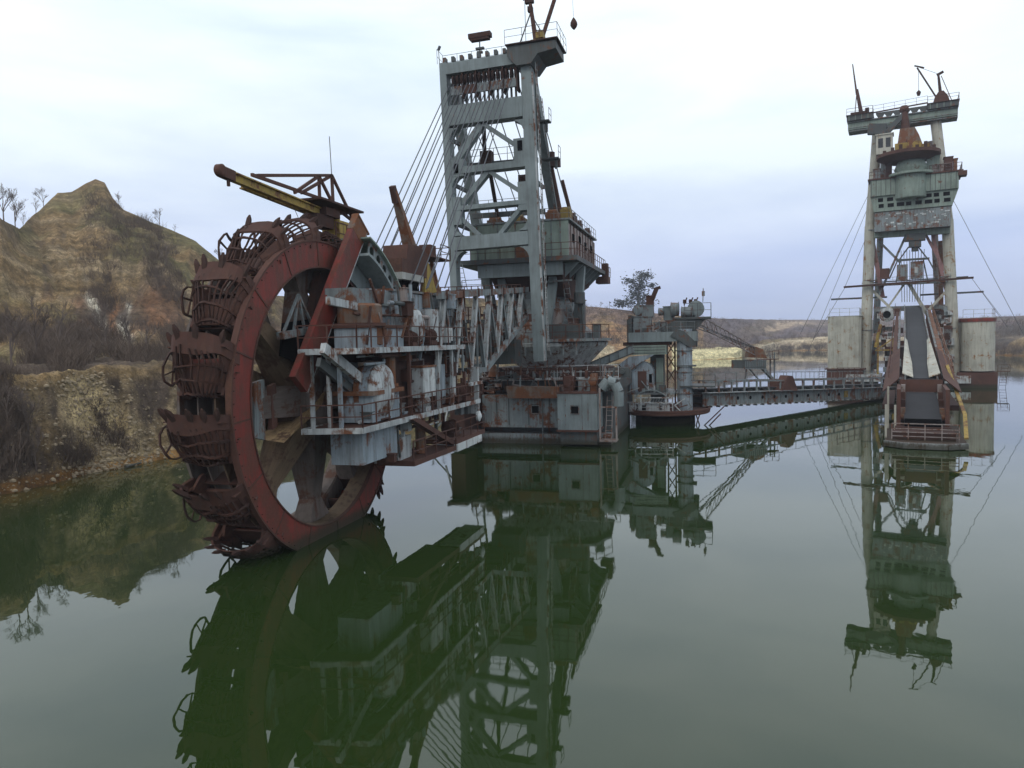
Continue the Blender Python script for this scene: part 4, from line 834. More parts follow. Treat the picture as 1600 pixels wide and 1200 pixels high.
# inclined gallery from the excavator, with its sloping hood
mb = MB(); mb.beam((-8.3,-2.2,5.7),(-2.7,-2.2,7.9),1.5,.75); gl = tp('inclined_gallery','grey',mb)
mb = MB(); mb.beam((-8.3,-2.98,6.15),(-2.7,-2.98,8.35),.06,.12); mb.beam((-8.3,-2.98,5.35),(-2.7,-2.98,7.5),.06,.12)
for k in range(6): f=k/6; mb.beam((-8.0+5.6*f,-3.0,5.5+2.2*f),(-8.0+5.6*f,-3.0,6.3+2.2*f),.06,.08)
tp('gallery_rib','dkgrey',mb,gl)
mb = MB(); mb.prism([(-5.6,4.3),(-4.3,6.3),(-3.2,7.1),(-.6,7.3),(-2.0,6.5),(-3.2,5.7),(-4.6,4.6)],'y',-2.9,-1.6); tp('sloping_hood','blue',mb)
mb = MB(); mb.beam((-4.6,-2.96,4.6),(-1.8,-2.96,6.6),.08,.12); mb.beam((-4.4,-2.96,6.4),(-3.2,-2.96,5.4),.08,.1); tp('hood_edge','dkgrey',mb)
rn4 = random.Random(31)
for k in range(60):                           # clutter of small machinery on the decks
    z = rn4.choice([1.5,1.5,3.42,3.42,9.62,9.62]); x = rn4.uniform(-3.0,2.6) if z > 9 or z < 2 else rn4.uniform(-6.4,.6); y = rn4.uniform(-3.2,-2.5) if z < 9 else rn4.uniform(-2.2,-1.2); mb = MB()
    if rn4.random() < .6: mb.box(x,x+rn4.uniform(.15,.6),y,y+.4,z,z+rn4.uniform(.2,.8))
    else: mb.path([(x,y,z),(x+rn4.uniform(-.8,.8),y,z+rn4.uniform(.2,.6)),(x+rn4.uniform(-.8,.8),y,z+rn4.uniform(.5,1.3))],.06,6)
    tp('deck_fitting',rn4.choice(['rust','dkgrey','rustd','greyr','light','dkgrey']),mb)
# cabin with rounded roof and red door
mb = MB(); mb.prism([(-3.2,3.4),(-.75,3.4),(-.75,5.7),(-1.1,6.3),(-1.8,6.6),(-2.6,6.3),(-3.2,5.6)],'y',-2.6,-1.0); cbn = tp('cabin','blue',mb)
mb = MB(); mb.box(-2.35,-1.45,-2.66,-2.6,3.5,5.6); tp('door','rust',mb,cbn)
mb = MB(); mb.box(-1.2,-.9,-2.65,-2.6,4.4,5.3); tp('window','dark',mb,cbn)
mb = MB(); mb.box(-6.8,1.4,-3.0,3,3.2,3.4); mb.rail([(-6.8,-3,3.4),(-3.4,-3,3.4)],h=1.1,r=.05); mb.rail([(-.6,-3,3.4),(1.3,-3,3.4)],h=1.0,r=.05); tp('middle_deck','greyr',mb)
mb = MB(); mb.box(-5.5,-3.3,-2.4,1.0,1.5,3.1); mb.box(-3.2,-1.0,-1.9,1,1.4,2.0); tp('lower_casing','dkgrey',mb)
mb = MB(); mb.beam((-4.6,-3.1,3.0),(-2.2,-3.3,3.9),.8,.06); tp('torn_sheet','concrete',mb)
mb = MB(); mb.ring((-1.0,1.4),2.2,2.3,-3.2,-2.0,14,-46,46,ax='y',el=1.0); tp('curved_canopy','grey',mb)
mb = MB(); 
for x in (-2.6,-2.0,.6,1.2): mb.beam((x,-3.3,1.45),(x,-3.3,3.2),.12,.12)
mb.beam((-2.6,-3.3,2.9),(1.2,-3.3,2.9),.12,.12); mb.beam((-2.6,-3.3,2.3),(1.2,-3.3,2.3),.08,.08); mb.rail([(-4.4,-3.3,1.45),(-2.6,-3.6,1.45),(1.2,-3.6,1.45)],h=1.0,r=.06); tp('deck_frame','light',mb)
for k in range(9):
    mb = MB(); mb.beam((-1.9+k*.27,-3.25,2.35),(-1.7+k*.27,-3.25,2.85),.07,.07); tp('grille_bar','greyr',mb)
mb = MB(); mb.box(-2.3,.9,-3.2,-2.2,1.45,2.2); mb.tube((-2.9,-3,1.45),(-2.9,-3,2.3),.4,14); tp('pump_housing','light',mb)
mb = MB(); mb.box(-1.9,-1.5,-3.24,-3.2,1.6,2.1); mb.box(-.2,.1,-3.24,-3.2,1.6,2.1); tp('access_hatch','dark',mb)
mb = MB(); mb.box(1.9,5.4,-2.6,1.5,3.9,4.05); mb.rail([(3.0,-2.6,4.05),(5.4,-2.6,4.05)],h=1.1,r=.05); mb.box(1.7,3.5,-2.4,-1.0,6.0,6.15); tp('bridge_landing','dkgrey',mb)
mb = MB()
for a_,b_ in (((3.3,-2.2,-.5),(3.9,-2.2,1.3)),((3.9,-2.2,-.3),(3.4,-2.2,1.3)),((4.0,-2.2,-.3),(6.2,-2.4,1.9)),((4.6,-2.4,-.2),(5.9,-2.4,1.2))): mb.beam(a_,b_,.12,.12)
tp('support_strut','rustd',mb)
# long discharge boom behind the tower
mb = MB()
a0, b0 = Vector((4.3,3,10.4)), Vector((10.5,23.0,6.9)); a0s = [a0+Vector((0,0,.6)), a0+Vector((-1.5,0,.6)), a0+Vector((0,0,-.6))]; b0s=[b0+Vector((0,0,.5)), b0+Vector((-1.2,0,.5)), b0+Vector((0,0,-.5))]
for p,q in zip(a0s,b0s): mb.beam(p,q,.11,.11)
for k in range(12):
    f, g_ = k/12, (k+1)/12; mb.beam(a0s[0].lerp(b0s[0],f), a0s[2].lerp(b0s[2],g_), .05,.05); mb.beam(a0s[2].lerp(b0s[2],f), a0s[0].lerp(b0s[0],f), .05,.05)
dbm = tp('discharge_boom','pinkgrey',mb,label='long rusty lattice boom sloping down behind the tower')
for dx,dz in ((-.8,2.2),(-.4,3.2),(-1.6,.9)):
    mb = MB(); mb.tube((3.4+dx,2,10.6),(b0.x+dx*.3,b0.y,b0.z+.5),.05,5); tp('boom_rope','rope',mb)
mb = MB(); mb.prism([(b0.x-1.4,6.2),(b0.x+1.4,6.0),(b0.x+.9,7.2),(b0.x-.4,7.7),(b0.x-1.2,7.2)],'y',b0.y-.4,b0.y+.6); tp('boom_tip','orust',mb)

# ================================================================== CONVEYOR BRIDGE low over the water
import math as _m
A, B = Vector((19.6,79.6,0)), Vector((50.5,100.0,0)); Lb = (B-A).length; yawb = _m.degrees(_m.atan2((B-A).y,(B-A).x))
BR = thing('conveyor_bridge', 'long low conveyor bridge with open posts, spanning the water from transfer tower to loading tower', 'bridge', (A.x,A.y,0), -yawb)
def zb(x): return 1.45 - 1.35*x/Lb
def bp_(name, mat, mb, parent=None, label=None): return mb.build(name, mat, parent or BR, label=label)
for sy in (-1.4,1.4):
    mb = MB(); mb.beam((0,sy,zb(0)+.85),(Lb+3,sy,zb(Lb+3)+.85),.14,1.35); gi = bp_('side_girder','greyr' if sy<0 else 'dkgrey',mb)
    mb = MB(); mb.beam((0,sy,zb(0)+1.55),(Lb+3,sy,zb(Lb+3)+1.55),.3,.1); mb.beam((0,sy,zb(0)+.15),(Lb+3,sy,zb(Lb+3)+.15),.3,.1); bp_('girder_flange','light' if sy<0 else 'greyr',mb,gi)
    mb = MB(); mb.beam((0,sy,zb(0)+2.75),(Lb+3,sy,zb(Lb+3)+2.75),.2,.16); bp_('top_chord','greyr',mb)
    for k in range(18):
        x = .3+k*Lb/17.5; mb = MB(); mb.box(x,x+.16,sy-.08,sy+.08,zb(x)+1.55,zb(x)+2.7); bp_('post','greyr',mb)
        if sy < 0:
            mb = MB(); mb.box(x,x+.07,sy-.12,sy-.07,zb(x)+.2,zb(x)+1.5); bp_('girder_stiffener','greyr',mb,gi)
            if 1 < k < 12: mb = MB(); mb.tube((x+1.0,sy-.09,zb(x)+.85),(x+1.0,sy-.071,zb(x)+.85),.2,12); bp_('access_hole','dark',mb,gi)
mb = MB(); mb.beam((0,0,zb(0)+1.9),(Lb+3,0,zb(Lb+3)+1.9),1.7,.12); bp_('conveyor_belt','belt',mb)
mb = MB(); mb.beam((0,0,zb(0)+1.2),(Lb+3,0,zb(Lb+3)+1.2),1.8,.2); mb.beam((0,0,zb(0)+.3),(Lb+3,0,zb(Lb+3)+.3),2.6,.12); bp_('conveyor_bed','rustd',mb)
for k in range(30):
    x = .8+k*Lb/30; mb = MB(); mb.box(x,x+.12,-1.2,1.2,zb(x)+1.45,zb(x)+1.8); bp_('idler_frame','dkgrey',mb)
    mb = MB(); mb.box(x,x+.12,-1.9,-1.4,zb(x)+.0,zb(x)+.2); bp_('side_bracket','dkgrey',mb)
mb = MB(); mb.rail([(0,-1.5,zb(0)+2.8),(Lb,-1.5,zb(Lb)+2.8)],h=.9,r=.04,step=1.8,mid=False); mb.beam((0,-1.75,zb(0)+1.55),(Lb,-1.75,zb(Lb)+1.6),.5,.06); bp_('railing','greyr',mb)
mb = MB(); mb.rail([(0,1.5,zb(0)+2.8),(Lb,1.5,zb(Lb)+2.8)],h=.9,r=.04,step=1.8,mid=False); bp_('railing','greyr',mb)
xr = 13.2
mb = MB(); mb.box(xr,xr+2.2,-1.6,.2,zb(xr)+1.6,zb(xr)+2.6); mb.prism([(xr-.4,zb(xr)+1.5),(xr+2.8,zb(xr)+1.4),(xr+1.8,zb(xr)+3.2),(xr+.9,zb(xr)+3.3)],'y',-1.7,-.6); bp_('drive_unit','rust',mb,label='dark red drive unit on the bridge')
mb = MB(); mb.box(25.6,26.3,-1.62,-1.5,zb(26)+.5,zb(26)+1.3); bp_('yellow_plate','yellow',mb)
mb = MB(); mb.rail([(24,-1.6,zb(24)+2.9),(29,-1.6,zb(29)+2.9)],h=1.3,r=.06); bp_('arched_rail','rust',mb)
HP = thing('tilted_hopper', 'grey ribbed box hopper tilted on legs above the conveyor bridge', 'hopper', (30.6, 92.5, 0), -33)
mb = MB(); mb.beam((-3.2,0,5.55),(.9,0,5.35),2.0,1.0); hb = mb.build('hopper_box','dkgrey',HP)
for k in range(11):
    x = -3.0+k*.38; mb = MB(); mb.beam((x,-1.03,5.15),(x,-1.03,5.9),.08,.06); mb.build('rib','grey',hb)
mb = MB(); mb.beam((-3.3,-1.0,6.1),(1.0,-1.0,5.9),.1,.1); mb.beam((-3.2,-1.0,5.0),(1.0,-1.0,4.8),.1,.1); mb.build('hopper_rim','greyr',HP)
for a_,b_ in (((-1.6,0,5.0),(-2.0,0,2.8)),((-1.2,0,5.0),(1.0,0,3.2)),((.9,0,5.3),(4.9,0,2.2)),((3.0,0,3.0),(3.0,0,6.5)),((3.8,0,3.0),(3.8,0,6.8))):
    mb = MB(); mb.beam(a_,b_,.35,.35) if b_[0] > 4 else mb.beam(a_,b_,.14,.14); mb.build('leg','greyr',HP)
mb = MB(); mb.rail([(1.0,-.6,6.0),(2.6,-.6,6.1),(3.9,-.6,6.2)],h=.9,r=.05); mb.box(1,3.9,-.6,.6,5.9,6.0); mb.build('walkway','rust',HP)

# ================================================================== LOADING TOWER on the right
LT = thing('loading_tower', 'tall pale steel tower on the right with two beige tanks and a long black conveyor', 'tower', (66, 123, 0), 28)
def lp(name, mat, mb, parent=None, label=None, **k): return mb.build(name, mat, parent or LT, label=label, **k)
for (x0,x1) in ((-6.3,-4.5),(7.0,3.9)):
    mb = MB(); mb.tube((x0,0,1.0),(x0+(x1-x0)*.42,0,27),.92,20,r2=.85); mb.tube((x0+(x1-x0)*.42,0,27),(x1,0,43),.80,20,r2=.78); lg = lp('column','beige',mb)
    for f in (.2,.4,.6,.8):
        mb = MB(); x=x0+(x1-x0)*f; mb.ring((x,0),.85,1.02,1+42*f,1.15+42*f,20,ax='z'); lp('column_flange','greyr',mb,lg)
for (x0,x1,mt) in ((-5.2,-3.6,'pink'),(5.7,3.2,'pink')):
    mb = MB(); mb.tube((x0,12,1.0),(x1,5,41),.6,14,r2=.5); lp('rear_column','pinkgrey' if x0>0 else 'greyr',mb,label='faded pinkish rear column')
mb = MB(); mb.beam((-8.95,0,43.7),(6.9,0,43.7),2.6,1.1); top = lp('top_crossbeam','green',mb)
mb = MB(); mb.beam((-9.0,0,44.35),(6.95,0,44.35),3.2,.16); mb.beam((-8.9,0,42.9),(6.9,0,42.9),2.8,.14); mb.beam((-8.9,-1.35,43.4),(6.9,-1.35,43.4),.1,.08); lp('beam_flange','greyr',mb,top)
for x0,x1 in ((-9.1,-5.2),(2.7,7.0)):
    mb = MB(); mb.box(x0,x1,-2,2.2,44.5,45.3); lp('end_box','dkgrey',mb)
    for k in range(4):
        x = x0+.3+k*.95; mb = MB(); mb.box(x,x+.12,-2.05,-2,44.5,45.3); lp('box_rib','green',mb)
    mb = MB(); mb.box(x0-.1,x1+.1,-2.2,2.4,45.3,45.4); mb.rail([(x0,-2.2,45.4),(x1,-2.2,45.4),(x1,2.4,45.4)],h=1.0,r=.05,step=1.6); lp('end_platform','rustd',mb)
for k in range(6):
    x = -4.3+k*1.25
    mb = MB(); mb.prism([(x,44.4),(x+.35,44.4),(x+.9,45.2),(x+.9,45.4),(x-.45,45.4),(x-.45,45.2)],'y',-1.0,-.6); lp('sheave_bracket','dkgrey',mb)
mb = MB(); mb.beam((-5.2,-1,45.5),(2.7,-1,45.8),.3,.16); mb.rail([(-5.2,-1,45.5),(2.7,-1,45.8)],h=1.1,r=.04,step=1.5); lp('top_walkway','rustd',mb)
# small cranes on the two ends
mb = MB(); mb.tube((-6.9,0,45.4),(-7.7,0,50),.35,10,r2=.25); mb.tube((-7.7,0,49.2),(-8.35,0,54.3),.16,8,r2=.08); c1 = lp('jib_crane','rust',mb,label='thin reddish crane pointing up at the left end')
mb = MB(); mb.beam((-8.0,0,45.4),(-7.7,0,49.5),.12,.12); mb.beam((-7.0,0,45.4),(-7.6,0,49),.12,.12); mb.box(-8.6,-6.2,-.8,.8,45.4,46.1); mb.box(-6.4,-5.8,-.6,.6,45.4,46.6); lp('crane_base','rustd',mb,c1)
mb = MB(); mb.tube((4.6,0,46.5),(4.2,0,50.3),.28,10,r2=.16); mb.beam((4.0,0,50.2),(4.9,0,50.6),.3,.35); c2 = lp('jib_crane','rustd',mb,label='crane with outstretched jib and hanging hook at the right end')
mb = MB(); mb.beam((3.9,0,46.8),(1.2,0,51.9),.2,.22); mb.beam((.8,0,52.3),(2.2,0,51.7),.16,.2); mb.tube((1.4,0,51.7),(1.45,0,48.3),.03,4); mb.lathe([(.05,0),(.35,-.35),(.2,-.9)],(1.45,0,48.3),'z',10); lp('crane_jib','rustd',mb,c2)
mb = MB(); mb.tube((4.5,0,50.2),(1.3,0,52.0),.03,4); mb.beam((4.6,0,50),(6.2,0,45.6),.1,.1); mb.prism([(3.4,45.4),(5.9,45.4),(5.5,46.6),(4.9,47.4),(4.2,47.3),(3.7,46.5)],'y',-.9,.9); lp('crane_base','rust',mb,c2)
# slewing crane unit in the middle
mb = MB(); mb.tube((-.2,-3,39.2),(-.6,-3,44.6),.85,12,r2=.45); mb.lathe([(.6,0),(.75,.3),(.5,.9)],(-.6,-3,44.4),'z',12); kc = lp('king_post','rust',mb)
mb = MB(); mb.prism([(-1.9,38.2),(2.2,38.2),(1.5,40.3),(.9,41.6),(-1.2,41.6),(-1.5,39.4)],'y',-3.8,-2.2); lp('crane_house','orust',mb,kc)
mb = MB(); mb.box(-1.9,.1,-4.4,-3.8,37.9,39.2); mb.tube((1.2,-4.4,38.6),(1.2,-3.6,38.6),.7,16); mb.box(1.6,3.0,-4.2,-3,37.9,38.7); lp('winch','yellow',mb,kc)
for k in range(7):
    x=-3.6+k*1.15; mb = MB(); mb.box(x,x+.5,-5.4,-4.7,37.7,38.1+.35*(k%3)); lp('fitting','rustd',mb,kc)
mb = MB(); mb.box(-4.6,-2.2,-4.2,-2.2,37.9,40.9); mb.box(-4.75,-2.05,-4.35,-2.05,40.9,41.1); cc = lp('crane_cab','beige',mb,label='cream crane cab on the brown turntable')
mb = MB(); mb.box(-4.3,-3.6,-4.23,-4.2,38.9,40.4); mb.box(-3.2,-2.5,-4.23,-4.2,38.9,40.4); lp('cab_window','glass',mb,cc)
mb = MB(); mb.beam((-.6,-3,44.0),(-3.2,-3,41.4),.7,.8); mb.beam((-5.8,-3,42.4),(-3.2,-3,42.0),1.2,1.6); lp('crane_arm','dkgrey',mb)
mb = MB(); mb.lathe([(3.0,0),(4.6,.7),(4.6,1.2),(4.2,1.3)],(0,-3,36.4),'z',36); lp('turntable_disc','rust',mb)
mb = MB(); mb.lathe([(2.2,0),(2.4,.6),(1.9,1.9)],(.4,-3,34.6),'z',28); mb.lathe([(3.2,0),(3.2,.35)],(.4,-3,34.1),'z',32); mb.lathe([(2.1,0),(2.25,.15),(2.25,3.9)],(.4,-3.2,30.4),'z',28); lp('slewing_drum','green',mb,smooth=False)
mb = MB(); mb.box(-5.4,7.0,-3.8,4,31.3,33.9); d1 = lp('machine_deck','green',mb)
for k in range(18):
    x = -5.3+k*.7; mb = MB(); mb.box(x,x+.08,-3.86,-3.8,31.3,33.9); lp('deck_rib','dkgrey',mb,d1)
mb = MB(); mb.box(-5.8,7.6,-4.0,4.2,33.9,34.1); mb.rail([(-5.6,-4,34.1),(-2,-4,34.1)],h=1.1,r=.06); mb.rail([(3,-4,34.1),(7.4,-4,34.1),(7.4,4,34.1)],h=1.1,r=.06); mb.box(6.9,8.1,-4,-2,33.2,33.9); lp('deck_edge','rust',mb,d1)
for (x,w,h,m_) in ((2.6,1.8,2.6,'green'),(5.0,1.2,2.2,'rust'),(3.4,2.6,1.2,'pinkgrey'),(-3.2,.9,2.4,'rustd'),(-1.6,.7,1.8,'dkgrey'),(-5.0,1.0,1.6,'greyr'),(6.3,.5,1.8,'orust')):
    mb = MB(); mb.box(x,x+w,-3.4,-1.6,34.1,34.1+h); mb.box(x-.1,x+w+.1,-3.5,-1.5,34.1+h,34.2+h); lp('winch_house',m_,mb)
mb = MB(); mb.prism([(-5.4,31.3),(7.0,31.3),(6.2,28.8),(-4.9,28.8)],'y',-3.4,3.2); d2 = lp('perforated_girder','green',mb)
for r_i in range(2):
    for k in range(8):
        x = -4.3+k*1.32+(.1*r_i); mb = MB(); mb.box(x,x+.75 + .3*((k*7+r_i*3) % 3)*.5,-3.45,-3.4,30.35-r_i*.95,30.95-r_i*.95); lp('girder_opening','dark',mb,d2)
mb = MB(); mb.box(-4.8,6.0,-3.2,3,25.6,28.7); d3 = lp('weathered_panel','greyr',mb)
rr = random.Random(5)
for k in range(34):
    x = rr.uniform(-3.2,5.2); z = rr.uniform(26,28.3); mb = MB(); mb.box(x,x+rr.uniform(.15,.7),-3.23,-3.2,z,z+rr.uniform(.08,.25)); lp('torn_patch','white',mb,d3)
mb = MB(); mb.beam((-4.9,-1,25.3),(6.0,-1,25.1),1.2,.9); lp('lower_crossbeam','green',mb)
mb = MB(); mb.box(-.4,2.6,-2.0,0,23.9,25.0); mb.box(.2,2.0,-1.8,0,22.9,23.9); mb.tube((1.1,-1,22.2),(1.1,-1,22.9),.5,12); lp('hoist_unit','dkgrey',mb)
# bracing
for (a_,b_,w,m_) in (((-4.4,0,24.6),(-1.0,0,20.6),.35,'greyr'),((-4.5,0,14.5),(-.2,0,25),.35,'greyr'),((2.6,0,25),(6.3,0,17),.4,'pink'),((3.6,0,25),(6.3,0,12.5),.45,'pink'),((6.3,0,16.3),(3.2,0,12.6),.4,'beige'),((-5.4,0,16.5),(-1.8,0,12.4),.4,'beige'),((.2,0,17.2),(6.7,0,4.6),.55,'beige'),((-.4,0,17),(-3.6,0,12),.3,'beige'),((-5.2,1,24.5),(-3.6,1,15),.7,'pink'),((4.9,3,24),(5.2,3,3),.7,'orust'),((-4.4,3,13),(-5.3,3,2),.5,'greyr'),((-1,0,21),(-1.6,0,17.4),.2,'dkgrey'),((2.3,0,21),(3.0,0,17.4),.2,'dkgrey'),((-2.6,0,18),(-1.4,0,21),.2,'dkgrey'),((4.4,0,18),(3.0,0,21),.2,'dkgrey')):
    mb = MB(); mb.beam(a_,b_,w,w); lp('brace',m_,mb)
mb = MB(); mb.beam((-1.6,-1,20.9),(3.2,-1,20.9),.25,.35); mb.beam((-1.2,-1,20.9),(.2,-1,23),.2,.2); mb.beam((2.9,-1,20.9),(1.5,-1,23),.2,.2); lp('hanger_frame','dkgrey',mb)
for k in range(9):
    x = -.9+k*.42; mb = MB(); mb.tube((x,-.6,22.5),(x*.9+.1,-.6,14.0),.045,4); lp('rope','rope',mb)
mb = MB(); mb.box(-1.5,.1,-.8,.8,17.5,20.2); mb.box(.5,2.3,-.8,.8,17.8,20.6); sh = lp('suspended_cabin','greyr',mb)
mb = MB(); mb.box(1.1,1.5,-.85,-.8,18.7,19.7); lp('window','white',mb,sh)
mb = MB(); mb.box(-4.0,-2.6,-1.2,0,18.0,19.7); lp('control_box','rust',mb)
mb = MB(); mb.beam((-9.5,-1.5,16.9),(9.3,-1.5,17.4),.35,.32); lp('outrigger_pole','rustd',mb)
mb = MB(); mb.beam((-12.0,5,15.2),(-3,5,15.2),.3,.3); mb.beam((2,5,15.3),(11.2,5,15.4),.3,.3); mb.beam((-7,5,17.8),(9,5,18),.2,.2); lp('outrigger_pole','dkgrey',mb)
mb = MB(); mb.box(-5.6,6.4,-.8,.8,16.9,17.3); mb.rail([(-5.4,-.9,17.3),(6.2,-.9,17.3)],h=.9,r=.05,step=1.6); mb.box(-5,5.8,.5,2,12.6,13.4); lp('cross_walkway','greyr',mb)
for a_,b_ in (((-9.2,-1.5,17),(-14.5,0,8)),((-6,0,30),(-15.5,2,6)),((-5.4,0,27),(-9.3,-1.4,17)),((9.0,-1.5,17.4),(14,0,9.5)),((6.5,0,30),(16.5,2,8)),((-6,0,32),(-17,3,9)),((11,5,15.4),(13.5,2,11))):
    mb = MB(); mb.tube(a_,b_,.035,4); lp('guy_wire','rope',mb)
# tanks
mb = MB(); mb.prism([(-11.9,-2.6),(-11.5,-3.0),(-7.1,-3.0),(-6.7,-2.6),(-6.7,2.4),(-7.1,2.8),(-11.5,2.8),(-11.9,2.4)],'z',3.1,11.9); t1 = lp('ballast_tank','beige',mb,label='flat-topped beige tank with orange rust stains, left of the tower')
mb = MB(); mb.rail([(-11.6,-2.8,11.95),(-7.0,-2.8,11.95),(-7,2.6,11.95)],h=1.3,r=.05,step=1.5); mb.box(-11.95,-6.65,-3.05,2.85,11.9,12.0); lp('tank_top','light',mb,t1)
mb = MB(); mb.box(-12.0,-6.4,-3.0,3,-.8,2.9); mb.box(-12.3,-6,-3.3,3.2,2.9,3.1); lp('tank_base','rust',mb,t1)
mb = MB(); mb.prism([(7.6+.6*0,-1.8)]+[(10.0+2.4*math.cos(R(a)), -.6+2.4*math.sin(R(a))) for a in range(190,360,12)]+[(12.4,2.6),(7.6,2.6)],'z',2.6,10.4); t2 = lp('ballast_tank','beige',mb,label='round-fronted beige tank with dark red rim, right of the tower')
mb = MB(); mb.prism([(7.5,-1.8)]+[(10.0+2.52*math.cos(R(a)), -.6+2.52*math.sin(R(a))) for a in range(190,360,12)]+[(12.55,2.7),(7.5,2.7)],'z',10.4,10.95); lp('tank_rim','red',mb,t2)
mb = MB(); mb.rail([(7.9,-2,10.95),(12.2,-2,10.95),(12.2,2.4,10.95)],h=1.4,r=.05,step=1.4); lp('railing','light',mb,t2)
mb = MB(); mb.box(7.2,12.6,-2.9,3,-.8,2.4); lp('tank_base','rust',mb,t2)
mb = MB(); mb.ladder((13.2,-2,-.5),(13.6,-2,3.4),w=.9); mb.box(12.6,14.2,-2.6,-1,2.5,2.6); mb.rail([(12.6,-2.6,2.6),(14.2,-2.6,2.6)],h=1.0,r=.06); mb.box(12.6,14,-2.6,-1,-.4,-.3); lp('ladder','rust',mb)
mb = MB(); mb.ladder((-13.0,-2,-.5),(-12.8,-2,3.4),w=.8); lp('ladder','rust',mb)
# foot platforms
mb = MB(); mb.box(-9.0,-3.6,-3.4,3,.9,2.1); mb.box(4.4,9.0,-3.4,3,.7,1.9); lp('foot_platform','light',mb)
mb = MB(); mb.box(-8.4,-4.2,-2.8,2.4,-1.2,.89); mb.box(4.8,7.4,-2.8,2.4,-1.2,.69); lp('float','dkgrey',mb)
mb = MB(); mb.box(-3.5,4.3,-1,8,-.5,1.6); mb.box(-3.2,3.8,0,6,1.6,6.5); lp('central_base','rustd',mb)
mb = MB(); mb.lathe([(.8,0),(1.25,.15),(1.25,1.0),(1.0,1.1)],(-2.9,-2.6,12.0),'y',8); mb.box(-4.1,-1.7,-2.0,.2,7.9,8.4); w_ = lp('control_pod','light',mb)
mb = MB(); mb.lathe([(.55,0),(.6,.1)],(-2.9,-2.75,12.0),'y',20); lp('porthole','dark',mb,w_)
mb = MB()
for x in (-4.2,-1.9): mb.beam((x,-2,2),(x,-2,8),.3,.3)
mb.beam((-4.6,-2,6.6),(-3.8,-2,10.4),.5,.5); mb.beam((-4.4,-2.2,6.2),(-1.7,-2.2,8.2),.2,.2); mb.box(-4.6,-1.6,-2.4,-.6,6.0,6.2); lp('stair_tower','yellow',mb)
for k in range(80):
    x = rr.choice([rr.uniform(-5,-1.2),rr.uniform(3.2,6)]); z = rr.uniform(2,12); mb = MB(); mb.box(x,x+rr.uniform(.4,1.3),-1.6,0,z,z+rr.uniform(.4,1.4)); lp('machinery',rr.choice(['greyr','rust','light','dkgrey','rustd','pinkgrey']),mb)
mb = MB(); mb.lathe([(.5,0),(.9,.5),(.9,2.8),(.5,3.3)],(4.2,-2.2,4.6),'z',14); mb.box(4.0,4.4,-3.2,-3.1,7.6,8.4); lp('dust_collector','pinkgrey',mb)
# conveyor reaching out to the receiving end
y1_, z1_ = -63.5, 4.75
def bz(y): return 13.1 + (z1_-13.1)*y/y1_
cx = .95
mb = MB(); mb.beam((cx,2,bz(2)),(cx,y1_,bz(y1_)),2.2,.1); bl = lp('conveyor_belt','belt',mb)
mb = MB(); mb.beam((cx,2,bz(2)-.25),(cx,y1_+.2,bz(y1_)-.25),2.7,.3)
for s_ in (-1.25,1.25): mb.beam((cx+s_,2,bz(2)+.05),(cx+s_,y1_,bz(y1_)+.05),.12,.5)
lp('conveyor_bed','greyr',mb)
mb = MB()
for s_ in (-1,1):
    mb.prism([(cx+s_*.62,0),(cx+s_*1.55,0),(cx+s_*1.3,-14),(cx+s_*.95,-18)],'z',-.04,.06)
Tm = []
ch = MB()
for s_ in (-1,1):
    P_ = [(cx+s_*1.0,-40),(cx+s_*1.25,-40),(cx+s_*1.5,y1_),(cx+s_*.62,y1_),(cx+s_*.66,-56),(cx+s_*.86,-48)]
    a_ = [Vector((x,y,bz(y)+.12+ (.35 if abs(x-cx)>1.0 else 0))) for x,y in P_]; b_ = [v+Vector((0,0,.08)) for v in a_]; n = len(P_)
    ch.add(a_+b_, [tuple(range(n)), tuple(range(2*n-1,n-1,-1))]+[(i,n+i,n+(i+1)%n,(i+1)%n) for i in range(n)])
lp('chute_liner','beige',ch)
mb = MB()
for s_ in (-1,1):
    for z_ in (-.5,-3.2): mb.beam((cx+s_*1.9,2,bz(2)+z_),(cx+s_*1.9,y1_+2,bz(y1_+2)+max(z_,-2.6)*.9),.22,.25)
bm_ = lp('boom_chord','greyr',mb)
for k in range(21):
    y = -k*3.0; 
    for s_ in (-1,1):
        mb = MB(); zl = bz(y)-3.2; zl = zl if y > -40 else bz(y)-3.2+(-40-y)*.035; mb.beam((cx+s_*1.9,y,bz(y)-.5),(cx+s_*1.9,y-3,zl-.4),.12,.12); mb.beam((cx+s_*1.9,y,bz(y)-.5),(cx+s_*1.9,y,zl),.1,.1); lp('boom_lattice','rust',mb,bm_)
for s_,mt in ((-1,'rust'),(1,'orust')):
    mb = MB(); mb.beam((cx+s_*2.3,2,bz(2)-.5),(cx+s_*2.3,y1_+3,bz(y1_+3)-.5),.45,.07); mb.rail([(cx+s_*2.65,2,bz(2)-.45),(cx+s_*2.65,y1_+3,bz(y1_+3)-.45)],h=1.05,r=.05,step=2.4); lp('boom_walkway',mt,mb)
for s_ in (-1,1):                             # sloped faded red side shields near the hopper
    mb = MB(); mb.add([(cx+s_*1.75,-45,bz(-45)+.1),(cx+s_*1.75,y1_,bz(y1_)+.1),(cx+s_*3.1,y1_-1.0,bz(y1_)-1.1),(cx+s_*2.9,-45,bz(-45)-.9),(cx+s_*1.75,-45,bz(-45)),(cx+s_*1.75,y1_,bz(y1_)),(cx+s_*3.1,y1_-1.0,bz(y1_)-1.2),(cx+s_*2.9,-45,bz(-45)-1.0)],[(0,1,2,3),(7,6,5,4),(0,4,5,1),(2,6,7,3),(1,5,6,2),(3,7,4,0)])
    lp('side_shield','rust',mb)
